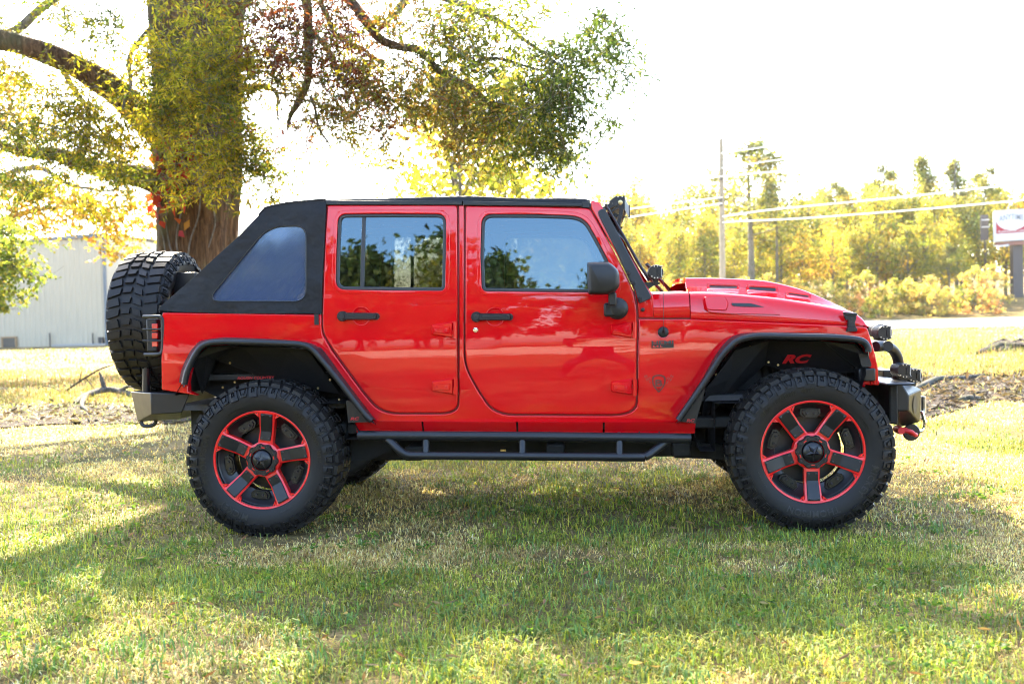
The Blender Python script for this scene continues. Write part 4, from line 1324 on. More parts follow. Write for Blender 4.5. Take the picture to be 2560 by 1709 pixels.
# ====================================================================== the setting
def smooth01(t):
    t = min(1.0, max(0.0, t)); return t * t * (3 - 2 * t)
def tz(x, y):
    """Height of the ground: level lawn, a bank rising behind the road on the far side."""
    z = 0.0
    if y > 30:
        side = .25 + .75 * smooth01((x + 12) / 16)
        z += side * (.22 * smooth01((y - 30) / 18) + 1.35 * smooth01((y - 56) / 16) + 5.0 * smooth01((y - 74) / 110))
    d = math.hypot(x + .3, y - .97)
    if d > 4: z += .035 * min(1, (d - 4) / 6) * noise.noise((x * .22, y * .22, 3.1))
    return z

def noise_fac(N, L, co, scale, detail=5, lo=.4, hi=.6, rough=.6):
    n = N.new('ShaderNodeTexNoise'); n.inputs['Scale'].default_value = scale; n.inputs['Detail'].default_value = detail; n.inputs['Roughness'].default_value = rough
    L.new(co, n.inputs['Vector'])
    r = N.new('ShaderNodeMapRange'); r.inputs['From Min'].default_value = lo; r.inputs['From Max'].default_value = hi
    L.new(n.outputs[0], r.inputs['Value'])
    return r.outputs[0]
def mixc(N, L, fac, a, b):
    m = N.new('ShaderNodeMix'); m.data_type = 'RGBA'
    if isinstance(fac, float): m.inputs['Factor'].default_value = fac
    else: L.new(fac, m.inputs['Factor'])
    for k, v in (('A', a), ('B', b)):
        if isinstance(v, tuple): m.inputs[k].default_value = (*v, 1)
        else: L.new(v, m.inputs[k])
    return m.outputs['Result']
def ground_mat(name, cols, scales, bump=.5, bs=30):
    m, N, L, B = nodes_of(name)
    tc = N.new('ShaderNodeTexCoord'); co = tc.outputs['Object']
    c = cols[0]
    for col, (sc, lo, hi) in zip(cols[1:], scales):
        c = mixc(N, L, noise_fac(N, L, co, sc, 6, lo, hi), c, col)
    L.new(c, B.inputs['Base Color']); B.inputs['Roughness'].default_value = .95; B.inputs['Specular IOR Level'].default_value = .1
    n = N.new('ShaderNodeTexNoise'); n.inputs['Scale'].default_value = bs; n.inputs['Detail'].default_value = 8
    L.new(co, n.inputs['Vector'])
    b = N.new('ShaderNodeBump'); b.inputs['Strength'].default_value = bump; b.inputs['Distance'].default_value = .05
    L.new(n.outputs[0], b.inputs['Height']); L.new(b.outputs[0], B.inputs['Normal'])
    MAT[name] = m
    return m
SOIL = ground_mat('lawn_soil', [(.12, .085, .034), (.075, .075, .02), (.27, .19, .08), (.085, .062, .026)], [(.55, .42, .6), (1.7, .45, .62), (26, .4, .65)], .6, 45)
MULCH = ground_mat('bark_mulch', [(.05, .038, .03), (.085, .068, .055), (.022, .017, .013)], [(14, .42, .6), (38, .5, .6)], 1.0, 60)
ROADM = ground_mat('pale_road', [(.42, .38, .31), (.5, .45, .37)], [(3, .3, .7)], .15, 40)
GRAVEL = ground_mat('pale_gravel', [(.46, .40, .31), (.56, .48, .37), (.34, .29, .22)], [(.2, .35, .65), (22, .5, .62)], .5, 60)

def sheet(name, mat, xs, ys, dz=0.0):
    vs = [(x, y, tz(x, y) + dz) for y in ys for x in xs]
    n = len(xs)
    fs = [(j * n + i, j * n + i + 1, (j + 1) * n + i + 1, (j + 1) * n + i) for j in range(len(ys) - 1) for i in range(n - 1)]
    m = MB(); m.add(vs, fs)
    o = m.build(name, mat, None, smooth=180, recalc=False)
    o['kind'] = 'structure'
    return o
sx = [math.sinh(t) * 1.2 for t in np.linspace(-6.4, 6.4, 130)]
sheet('ground', SOIL, [x - 1 for x in sx], [y + 2 for y in sx])
# pale road crossing behind on the right, widened to stand in for bright sunlit lawn, and the gravel yard behind the camera
sheet('road', ROADM, list(np.linspace(-6, 90, 60)), list(np.linspace(39, 55.5, 12)), .03)
sheet('gravel_yard', GRAVEL, list(np.linspace(-70, 80, 12)), list(np.linspace(-50, -19, 6)), .006)
def patch(name, pts, mat, dz=.006):
    P = spline([tuple(Gd(a, b)) for a, b in pts], 6, closed=True)
    out = []
    for p in P:
        j = .12 * noise.noise(p * 3.0) + .08 * noise.noise(p * 9.0)
        out.append((p.x + j, p.y + j * 1.5, tz(p.x, p.y) + dz + .012))
    c = Vector((0, 0, 0))
    for p in out: c += Vector(p)
    c /= len(out)
    m = MB(); n = len(out)
    m.add(out + [tuple(c)], [(i, (i + 1) % n, n) for i in range(n)])
    o = m.build(name, mat, None, smooth=180); o['kind'] = 'structure'
    return [(p[0], p[1]) for p in out]
MP1 = patch('mulch_bed', [(-300, 1010), (60, 1012), (200, 1008), (330, 1015), (480, 1025), (470, 1056), (300, 1062), (120, 1064), (-60, 1075), (-320, 1070)], MULCH)
MP2 = patch('mulch_bed', [(2090, 985), (2200, 958), (2330, 944), (2480, 938), (2700, 930), (2760, 985), (2600, 1000), (2480, 1004), (2380, 1030), (2290, 1050), (2200, 1052), (2120, 1030)], MULCH)

# ---------------------------------------------------------------- leaf and blade meshes
def vnoise(x, y, scale, seed):
    g = np.random.default_rng(seed).random((128, 128))
    u, v = x / scale, y / scale
    i, j = np.floor(u).astype(int), np.floor(v).astype(int)
    a, b = u - i, v - j
    a, b = a * a * (3 - 2 * a), b * b * (3 - 2 * b)
    i0, i1, j0, j1 = i % 128, (i + 1) % 128, j % 128, (j + 1) % 128
    return (g[i0, j0] * (1 - a) + g[i1, j0] * a) * (1 - b) + (g[i0, j1] * (1 - a) + g[i1, j1] * a) * b

def mesh_from(name, verts, faces_flat, nper, cols, mat, parent=None, loc=None):
    """Fast mesh: faces_flat (n*nper) vertex indices, per-vertex colours in the attribute col."""
    me = bpy.data.meshes.new(name)
    nv, nf = len(verts), len(faces_flat) // nper
    me.vertices.add(nv); me.vertices.foreach_set('co', np.ascontiguousarray(verts, dtype=np.float32).ravel())
    me.loops.add(nf * nper); me.loops.foreach_set('vertex_index', np.ascontiguousarray(faces_flat, dtype=np.int32))
    me.polygons.add(nf); me.polygons.foreach_set('loop_start', np.arange(0, nf * nper, nper, dtype=np.int32))
    try: me.polygons.foreach_set('loop_total', np.full(nf, nper, dtype=np.int32))
    except Exception: pass
    a = me.attributes.new('col', 'FLOAT_COLOR', 'POINT')
    c4 = np.ones((nv, 4), dtype=np.float32); c4[:, :3] = cols
    a.data.foreach_set('color', c4.ravel())
    me.materials.append(mat); me.update(calc_edges=True); me.validate()
    o = bpy.data.objects.new(name, me)
    link(o, parent)
    return o
def leaves_np(pos, dirs, length, width, cols, fold=.25):
    """Pointed leaves: base, two sides, tip; each leaf two triangles folded along the midrib."""
    n = len(pos)
    d = dirs / np.maximum(1e-6, np.linalg.norm(dirs, axis=1, keepdims=True))
    rnd = rng.normal(size=(n, 3)); s = np.cross(d, rnd); s /= np.maximum(1e-6, np.linalg.norm(s, axis=1, keepdims=True))
    nn = np.cross(d, s)
    L = np.asarray(length).reshape(-1, 1) * np.ones((n, 1)); Wd = np.asarray(width).reshape(-1, 1) * np.ones((n, 1))
    mid = pos + d * L * .45
    v = np.stack([pos, mid + s * Wd * .5 + nn * Wd * fold, pos + d * L, mid - s * Wd * .5 + nn * Wd * fold], 1).reshape(-1, 3)
    b = np.arange(n)[:, None] * 4
    f = np.concatenate([b + [0, 1, 2], b + [0, 2, 3]], 1).reshape(-1)
    return v, f, np.repeat(cols, 4, 0)
def pick(pal, n, jit=.18):
    """Colours drawn from a weighted palette [(weight, (r, g, b))]."""
    w = np.array([p[0] for p in pal], float); w /= w.sum()
    c = np.array([p[1] for p in pal])[rng.choice(len(pal), n, p=w)]
    return np.clip(c * (1 + rng.normal(size=(n, 1)) * jit) * (1 + rng.normal(size=(n, 3)) * .06), .003, .9)

LEAF = leafmat('leaf', .66, .5)
LEAFY = leafmat('autumn_leaf', .62, .55, (1.1, .93, .42))
GRASSM = leafmat('grass_blade', .35, .6, (1.1, 1.1, .7))
def barkmat(name, a, b, sc=1.0):
    m, N, L, B = nodes_of(name)
    tc = N.new('ShaderNodeTexCoord'); mp = N.new('ShaderNodeMapping'); mp.inputs['Scale'].default_value = (9 * sc, 9 * sc, 1.3 * sc)
    L.new(tc.outputs['Object'], mp.inputs['Vector'])
    n = N.new('ShaderNodeTexNoise'); n.inputs['Scale'].default_value = 2.2; n.inputs['Detail'].default_value = 8; n.inputs['Roughness'].default_value = .65; n.inputs['Distortion'].default_value = .8
    L.new(mp.outputs[0], n.inputs['Vector'])
    r = N.new('ShaderNodeMapRange'); r.inputs['From Min'].default_value = .38; r.inputs['From Max'].default_value = .62
    L.new(n.outputs[0], r.inputs['Value'])
    c = mixc(N, L, r.outputs[0], a, b)
    c2 = mixc(N, L, noise_fac(N, L, tc.outputs['Object'], 1.1, 4, .5, .7), c, (.10, .10, .045))
    L.new(c2, B.inputs['Base Color']); B.inputs['Roughness'].default_value = .9; B.inputs['Specular IOR Level'].default_value = .2
    bm = N.new('ShaderNodeBump'); bm.inputs['Strength'].default_value = 1.0; bm.inputs['Distance'].default_value = .05 / sc
    L.new(r.outputs[0], bm.inputs['Height']); L.new(bm.outputs[0], B.inputs['Normal'])
    MAT[name] = m
    return m
BARK = barkmat('oak_bark', (.06, .03, .014), (.21, .115, .055))
BARKG = barkmat('grey_bark', (.10, .085, .07), (.27, .24, .20), 2.0)
DEADW = barkmat('weathered_wood', (.06, .055, .048), (.22, .205, .18), 3.0)
DARKLOG = barkmat('dark_log_bark', (.03, .024, .02), (.12, .10, .085), 2.0)

# ---------------------------------------------------------------- the big oak behind the vehicle
OAK = thing('oak_tree', 'big willow oak with a thick furrowed trunk rising behind the spare wheel', 'tree', (-5.4, 8.7, 0))
OY = 8.7
def at(px, py, y): 
    w = W(px, py, y); return Vector((w.x, w.y, w.z))
# trunk with flutes and a flared foot
m = MB()
tc_ = [(500, 1010, 150), (495, 900, 122), (492, 760, 110), (490, 620, 105), (492, 500, 106), (492, 380, 112), (490, 260, 112), (488, 140, 116), (486, 20, 124), (480, -100, 130), (476, -260, 120)]
C_ = spline([(*at(a, b, OY), r / 2489.0 * 13.0) for a, b, r in tc_], 7)
rows = []
nseg = 64
for i, c in enumerate(C_):
    r = c[3]
    row = []
    for k in range(nseg):
        a = 2 * pi * k / nseg
        z = c[2]
        fl = .05 * sin(a * 5 + .8 * noise.noise((0, 0, z * .5))) + .035 * sin(a * 11 + 2.5 * noise.noise((z * .4, 1, 0))) + .05 * noise.noise((cos(a) * 1.5, sin(a) * 1.5, z * .7))
        fl += .035 * abs(noise.noise((cos(a) * 7, sin(a) * 7, z * 1.1)))
        row.append((c[0] + r * (1 + fl) * cos(a), c[1] + r * (1 + fl) * sin(a), z))
    rows.append(row)
m.loft(rows, closed_u=True, caps=True)
m.build('trunk', BARK, OAK, smooth=70)
def limb(pts, nm='limb', mat=BARK, n=10, parent=OAK, wob=.06):
    """pts: (photo x, photo y, photo diameter, depth y)."""
    P = spline([(*at(a, b, y), d / 2 / 2489.0 * (y + 5.32)) for a, b, d, y in pts], 6)
    Q = []
    for i, p in enumerate(P):
        v = Vector(p[:3])
        k = min(1, i / 4) * wob
        Q.append(v + Vector((noise.noise(v * 1.7), noise.noise(v * 1.9 + Vector((5, 0, 0))), noise.noise(v * 1.8 + Vector((0, 7, 0))))) * k)
    m = MB(); m.tube(Q, [p[3] * (1 + .12 * noise.noise(Vector(p[:3]) * 4)) for p in P], n)
    m.build(nm, mat, parent, smooth=70)
    return Q
limbs = []
for pts in (
    [(430, 330, 120, 8.5), (350, 285, 80, 8.2), (300, 245, 72, 8.0), (220, 185, 62, 7.8), (130, 142, 56, 7.6), (50, 118, 50, 7.4), (-120, 70, 52, 7.2), (-320, -40, 30, 7.2)],
    [(440, 470, 80, 8.6), (370, 448, 62, 8.3), (290, 432, 50, 8.1), (200, 408, 42, 7.9), (130, 384, 36, 7.7), (40, 370, 24, 7.5), (-80, 340, 14, 7.4)],
    [(-140, 200, 34, 8.4), (-40, 110, 28, 8.4), (50, 70, 23, 8.4), (100, 32, 22, 8.4), (150, -10, 24, 8.4), (260, -120, 40, 8.6), (400, -260, 70, 8.7)],
    [(560, 20, 90, 8.5), (640, -60, 70, 8.2), (740, -70, 34, 7.6), (770, 10, 24, 7.2), (772, 70, 24, 7.1), (772, 130, 23, 7.0), (768, 200, 20, 7.0), (742, 255, 18, 7.0), (722, 290, 12, 7.0), (716, 330, 6, 7.0)],
    [(640, -60, 70, 8.2), (800, -80, 50, 7.2), (880, 10, 26, 6.8), (905, 45, 24, 6.6), (950, 95, 22, 6.6), (1000, 120, 20, 6.5), (1050, 132, 19, 6.4), (1100, 180, 16, 6.4), (1170, 210, 14, 6.4), (1215, 245, 13, 6.4), (1250, 290, 10, 6.4), (1330, 350, 6, 6.4), (1380, 400, 3, 6.4)],
    [(740, -70, 34, 7.6), (800, 0, 16, 7.4), (830, 60, 13, 7.3), (850, 90, 11, 7.2), (905, 120, 8, 7.2), (960, 170, 5, 7.2)],
    [(772, 80, 16, 7.0), (800, 95, 14, 7.0), (830, 140, 12, 6.9), (850, 195, 11, 6.9), (905, 222, 9, 6.9), (960, 245, 7, 6.9), (1040, 290, 6, 6.9), (1100, 310, 4, 6.9)],
    [(620, 225, 22, 8.1), (665, 218, 14, 8.0), (690, 235, 11, 8.0), (692, 270, 8, 8.0), (700, 300, 4, 8.0)],
    [(690, 232, 8, 8.0), (740, 240, 6, 8.0), (800, 262, 5, 7.9), (900, 290, 4, 7.9), (1000, 330, 3, 7.9)],
    [(775, 240, 10, 7.0), (786, 280, 8, 7.0), (800, 320, 7, 7.0), (825, 360, 5, 7.0), (838, 400, 3, 7.0)],
    [(788, 290, 5, 7.0), (766, 360, 4, 7.0), (775, 430, 2, 7.0)],
    [(960, -60, 40, 7.2), (1010, 0, 24, 6.9), (955, 55, 14, 6.8), (930, 80, 8, 6.7)],
    [(1000, -40, 30, 7.0), (1150, 10, 18, 6.6), (1260, 60, 12, 6.4), (1340, 120, 9, 6.2), (1420, 180, 6, 6.2), (1520, 200, 3, 6.2)],
    [(1150, 175, 10, 6.4), (1225, 150, 8, 6.3), (1330, 170, 6, 6.2), (1420, 210, 4, 6.2), (1500, 270, 3, 6.2)],
    [(1120, 190, 9, 6.4), (1095, 270, 6, 6.5), (1085, 320, 4, 6.5)],
    [(1270, 300, 8, 6.4), (1240, 260, 6, 6.4), (1180, 230, 4, 6.4)],
    [(150, 160, 20, 7.7), (190, 230, 14, 7.7), (240, 310, 9, 7.7), (290, 380, 5, 7.7)],
    [(300, 400, 6, 7.6), (240, 340, 8, 7.5), (180, 330, 7, 7.4), (90, 360, 5, 7.3)],
    [(340, 110, 12, 7.6), (318, 150, 12, 7.4), (320, 210, 10, 7.3), (305, 260, 8, 7.3), (298, 300, 5, 7.3)],
    [(380, 70, 16, 7.8), (345, 110, 12, 7.6), (332, 120, 8, 7.5)]):
    big = pts[0][2] > 60 and pts[-1][2] > 5
    limbs.append(limb(pts, 'limb' if pts[0][2] > 25 else 'branch', BARK if pts[0][2] > 40 else BARKG, 12 if pts[0][2] > 25 else 6))

GREEN = [(4, (.085, .125, .02)), (3, (.14, .18, .024)), (2.4, (.26, .25, .03)), (.7, (.32, .23, .03))]
GREENY = [(2, (.15, .19, .02)), (4, (.34, .34, .025)), (5, (.55, .48, .035)), (1, (.35, .22, .03))]
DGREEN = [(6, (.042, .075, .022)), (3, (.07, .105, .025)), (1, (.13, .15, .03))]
OLIVE = [(3, (.08, .09, .02)), (3, (.15, .12, .025)), (2, (.18, .10, .025)), (2, (.10, .13, .025))]
BROWN = [(4, (.10, .028, .016)), (3, (.16, .05, .02)), (1, (.2, .1, .03))]
sprays = {'v': [], 'f': [], 'c': [], 'o': 0}
twig = MB()
def spray_cloud(centers, spread, nspray, pal, leaf=(.075, .017), per=12, tl=.32, droop=.35, store=sprays, twigs=True, clump=.26, gaps=0):
    """Leafy twigs filling an ellipsoid: each twig carries leaves on both sides."""
    c = np.array(centers)
    g = rng.normal(size=(nspray, 3)); g /= np.linalg.norm(g, axis=1, keepdims=True)
    base = c + g * (rng.random((nspray, 1)) ** (1 / 2.4)) * np.array(spread)
    # clumping: pull twigs towards a few knots inside the cloud
    kn = base[rng.integers(0, nspray, max(4, nspray // 9))]
    idx = rng.integers(0, len(kn), nspray)
    base = base * (1 - clump) + kn[idx] * clump + rng.normal(size=(nspray, 3)) * .07
    if gaps:
        gk = .6 * vnoise(base[:, 0] + 40, base[:, 2] + 40, .55, 77) + .4 * vnoise(base[:, 0] + 40, base[:, 2] + 40, .22, 78)
        base = base[gk > gaps]; nspray = len(base)
    d = rng.normal(size=(nspray, 3)) * [1, 1, .5] + [0, 0, -droop]
    d /= np.linalg.norm(d, axis=1, keepdims=True)
    ln = tl * (.6 + .8 * rng.random((nspray, 1)))
    t = (np.arange(per) + .5) / per
    pos = base[:, None, :] + d[:, None, :] * (ln * t)[:, :, None] + np.array([0, 0, -.25])[None, None, :] * ((ln * t) ** 2)[:, :, None]
    pos = pos.reshape(-1, 3) + rng.normal(size=(nspray * per, 3)) * .008
    dd = np.repeat(d, per, 0) * .55 + rng.normal(size=(nspray * per, 3)) * .75 + [0, 0, -.25]
    tone = 1 + rng.normal(size=(nspray, 1)) * .22
    col = pick(pal, nspray * per, .2) * np.repeat(np.clip(tone, .5, 1.6), per, 0)
    n = len(pos)
    L_ = leaf[0] * (.7 + .6 * rng.random(n)); Wd = leaf[1] * (.8 + .5 * rng.random(n))
    v, f, cc = leaves_np(pos, dd, L_, Wd, col)
    store['v'].append(v); store['f'].append(f + store['o']); store['c'].append(cc); store['o'] += len(v)
    if twigs:
        for b_, q, l_ in zip(base[::2], d[::2], ln[::2, 0]):
            b_ = Vector(b_); q = Vector(q)
            twig.tube([b_ - q * l_ * .5, b_ + q * l_ * .4, b_ + q * l_ + Vector((0, 0, -.25 * l_ * l_))], [.004, .003, .0015], 3, cap=False)
def blob(px, py, rx, ry, y, n, pal, dy=1.0, **k):
    c = at(px, py, y); s = (y + 5.32) / 2489.0
    spray_cloud(tuple(c), (rx * s, dy, ry * s), n, pal, **k)
K = 1.15
for a in (
    # left of the trunk
    (30, 40, 110, 70, 7.6, 130, GREEN), (230, 60, 90, 60, 7.8, 70, GREEN), (120, 30, 80, 50, 8.2, 70, GREEN), (200, 150, 90, 40, 7.6, 40, GREENY), (320, 200, 40, 50, 7.6, 40, GREENY), (40, 190, 90, 50, 7.2, 70, GREENY),
    (50, 300, 120, 80, 6.8, 170, GREEN), (190, 270, 110, 60, 7.0, 140, GREENY), (120, 380, 130, 60, 6.8, 190, GREEN), (250, 340, 80, 60, 7.2, 110, GREENY), (60, 440, 90, 60, 6.8, 110, GREEN),
    (300, 430, 90, 45, 7.4, 90, GREEN), (250, 500, 90, 40, 7.2, 45, GREENY), (290, 50, 40, 90, 7.6, 60, DGREEN),
    # over the trunk
    (410, 40, 70, 60, 7.3, 70, GREENY), (440, 130, 80, 60, 7.2, 110, GREENY), (540, 150, 80, 60, 7.1, 120, GREENY), (600, 170, 50, 60, 7.1, 80, GREENY), (400, 230, 70, 70, 7.2, 100, GREEN), (500, 225, 90, 60, 7.0, 120, GREENY), (580, 260, 60, 70, 7.1, 100, GREEN),
    (420, 330, 70, 70, 7.3, 90, GREENY), (560, 360, 70, 60, 7.2, 90, GREENY), (490, 400, 80, 40, 7.2, 55, GREENY), (340, 330, 60, 80, 7.4, 70, GREENY), (600, 420, 50, 60, 7.4, 60, GREEN), (620, 330, 60, 60, 7.6, 70, GREEN),
    (660, 400, 60, 70, 7.6, 70, GREEN), (690, 470, 50, 40, 7.6, 30, GREEN), (640, 480, 40, 40, 7.6, 35, GREENY),
    (600, 80, 45, 60, 7.4, 60, GREENY), (625, 30, 40, 50, 7.6, 40, GREEN), (520, 60, 50, 60, 7.1, 40, GREENY), (390, 130, 50, 60, 7.3, 60, GREENY), (460, 470, 60, 30, 7.2, 25, GREENY), (540, 440, 50, 30, 7.2, 30, GREENY),
    # red-brown hanging leaves
    (730, 60, 50, 60, 7.0, 55, BROWN), (705, 120, 35, 60, 7.0, 45, BROWN), (755, 160, 30, 50, 7.0, 40, BROWN), (800, 50, 40, 50, 7.1, 30, BROWN), (890, 125, 40, 35, 6.9, 35, BROWN), (870, 190, 60, 35, 6.9, 50, BROWN), (735, 320, 14, 35, 7.0, 18, BROWN), (690, 280, 14, 40, 7.9, 12, BROWN),
    # main canopy to the right
    (690, 30, 70, 50, 7.2, 60, OLIVE), (660, 120, 50, 60, 7.4, 50, GREENY), (700, 190, 60, 50, 7.3, 40, OLIVE), (830, 20, 70, 50, 7.0, 60, OLIVE), (760, 210, 60, 50, 7.0, 36, OLIVE), (900, 160, 60, 50, 6.8, 50, GREENY), (830, 150, 60, 50, 7.0, 60, OLIVE), (780, 270, 60, 40, 7.0, 28, OLIVE), (840, 250, 70, 40, 6.9, 45, OLIVE), (900, 60, 60, 50, 6.8, 40, BROWN), (920, 220, 60, 40, 6.8, 60, BROWN), (1000, 300, 60, 30, 6.6, 30, BROWN), (820, 310, 70, 30, 7.0, 22, OLIVE), (960, 380, 70, 30, 6.8, 30, GREENY), (1040, 400, 70, 30, 6.6, 30, GREENY), (760, 400, 60, 30, 7.2, 12, GREENY),
    (960, 60, 90, 60, 6.6, 70, OLIVE), (1060, 40, 110, 70, 6.4, 140, OLIVE), (1180, 50, 130, 80, 6.2, 190, GREEN), (1300, 40, 130, 70, 6.0, 150, GREEN), (1110, 130, 120, 70, 6.3, 130, OLIVE), (1230, 150, 120, 60, 6.2, 110, GREEN),
    (1010, 200, 90, 50, 6.6, 130, OLIVE), (960, 250, 80, 35, 6.7, 60, OLIVE), (1080, 250, 100, 50, 6.4, 150, OLIVE), (1180, 280, 110, 50, 6.3, 150, OLIVE), (1060, 310, 80, 40, 6.5, 80, OLIVE), (1300, 230, 120, 60, 6.1, 190, GREEN), (1400, 170, 80, 50, 6.0, 130, DGREEN),
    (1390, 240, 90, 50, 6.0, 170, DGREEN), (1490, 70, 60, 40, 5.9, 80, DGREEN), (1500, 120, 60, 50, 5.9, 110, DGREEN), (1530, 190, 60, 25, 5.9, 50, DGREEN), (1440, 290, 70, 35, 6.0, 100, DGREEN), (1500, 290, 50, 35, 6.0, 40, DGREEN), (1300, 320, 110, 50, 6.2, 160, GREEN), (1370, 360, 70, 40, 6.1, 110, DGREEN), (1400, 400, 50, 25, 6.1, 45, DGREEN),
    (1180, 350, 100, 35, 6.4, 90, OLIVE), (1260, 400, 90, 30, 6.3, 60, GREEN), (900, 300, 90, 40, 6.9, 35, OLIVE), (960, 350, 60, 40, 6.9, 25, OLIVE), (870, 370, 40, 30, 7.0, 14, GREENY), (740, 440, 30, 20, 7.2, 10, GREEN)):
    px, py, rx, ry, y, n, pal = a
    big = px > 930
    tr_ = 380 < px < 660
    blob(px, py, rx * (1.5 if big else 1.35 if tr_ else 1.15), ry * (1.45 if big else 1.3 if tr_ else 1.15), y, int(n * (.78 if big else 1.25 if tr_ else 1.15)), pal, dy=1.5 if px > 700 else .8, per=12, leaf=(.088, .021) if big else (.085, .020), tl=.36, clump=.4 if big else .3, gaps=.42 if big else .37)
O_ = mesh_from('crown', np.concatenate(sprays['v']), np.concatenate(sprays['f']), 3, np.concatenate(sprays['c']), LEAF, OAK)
# the part of the crown above the frame, its clumps placed to shade and dapple the ground, coarser twigs and bigger leaves
up = {'v': [], 'f': [], 'c': [], 'o': 0}
for c, s, n in (((-6, 9, 9.5), (5.5, 4.5, 3.0), 230), ((-1.5, 6.5, 8.0), (4.0, 3.5, 1.8), 130), ((-10, 7.5, 7.5), (4, 3.5, 2.2), 150), ((-5.5, 5.0, 8.5), (3.5, 2.5, 1.8), 60), ((-6, 10, 13), (4.5, 4.5, 2.5), 420), ((-4.5, 7.5, 14.5), (5.5, 2.6, 2.0), 1300), ((-9, 7.5, 13.5), (3.5, 2.6, 2.0), 600), ((-4.5, 8, 18), (5, 3.5, 2.2), 900), ((.5, 7.0, 14), (3, 2.5, 1.8), 600)):
    spray_cloud(c, s, n, GREEN, leaf=(.16, .06), per=12, tl=.7, store=up, twigs=False, clump=.72 if c[2] < 12 else .3)
mesh_from('upper_crown', np.concatenate(up['v']), np.concatenate(up['f']), 3, np.concatenate(up['c']), LEAF, OAK)
for pts in ([(476, -200, 140, 8.7), (700, -500, 80, 8.0), (1000, -650, 40, 7.0)], [(476, -220, 140, 8.7), (200, -500, 80, 8.0), (-200, -600, 40, 7.6)], [(476, -230, 120, 8.7), (480, -800, 60, 9.5)]):
    limb(pts, 'limb', BARK, 8)
twig.build('twigs', BARKG, OAK, smooth=None, recalc=False)

# red creeper climbing the trunk
CR = thing('red_creeper', 'red and orange creeper leaves clinging to the oak trunk', 'creeper', (-5.4, 7.9, 0))
pts = []
def trunk_front(px, py):
    c = at(px, py, OY); i = min(range(len(C_)), key=lambda k: abs(C_[k][2] - c.z))
    cx, cyy, r = C_[i][0], C_[i][1], C_[i][3] * 1.05
    dx = max(-.97 * r, min(.97 * r, (c.x - cx) * .97))
    return np.array([cx + dx, cyy - sqrt(max(0, r * r - dx * dx)) - .06, c.z])
for px, py, sx_, sy_, n in ((470, 360, 45, 55, 34), (540, 250, 30, 30, 16), (480, 300, 40, 40, 18), (450, 470, 45, 40, 30), (500, 440, 40, 40, 16), (560, 340, 18, 40, 8), (430, 520, 20, 25, 8), (520, 400, 30, 30, 10), (480, 560, 20, 30, 4), (590, 60, 20, 30, 5)):
    for _ in range(n): pts.append(trunk_front(px + rng.normal() * sx_, py + rng.normal() * sy_))
pts = np.array(pts); n = len(pts)
REDP = [(4, (.42, .05, .03)), (3, (.5, .12, .03)), (2, (.38, .04, .05)), (1, (.5, .25, .05))]
v, f, cc = leaves_np(pts, rng.normal(size=(n, 3)) * [.5, .3, .3] + [0, -.2, -1], .13 + .06 * rng.random(n), .085 + .03 * rng.random(n), pick(REDP, n))
mesh_from('leaves', v, f, 3, cc, LEAFY, CR)
m = MB()
for k in range(5):
    m.tube(spline([tuple(trunk_front(440 + k * 28 + 14 * sin(q * 1.3 + k), 720 - q * 55) + [0, .05, 0]) for q in range(11)], 4), .012, 5)
m.build('stem', BARKG, CR)

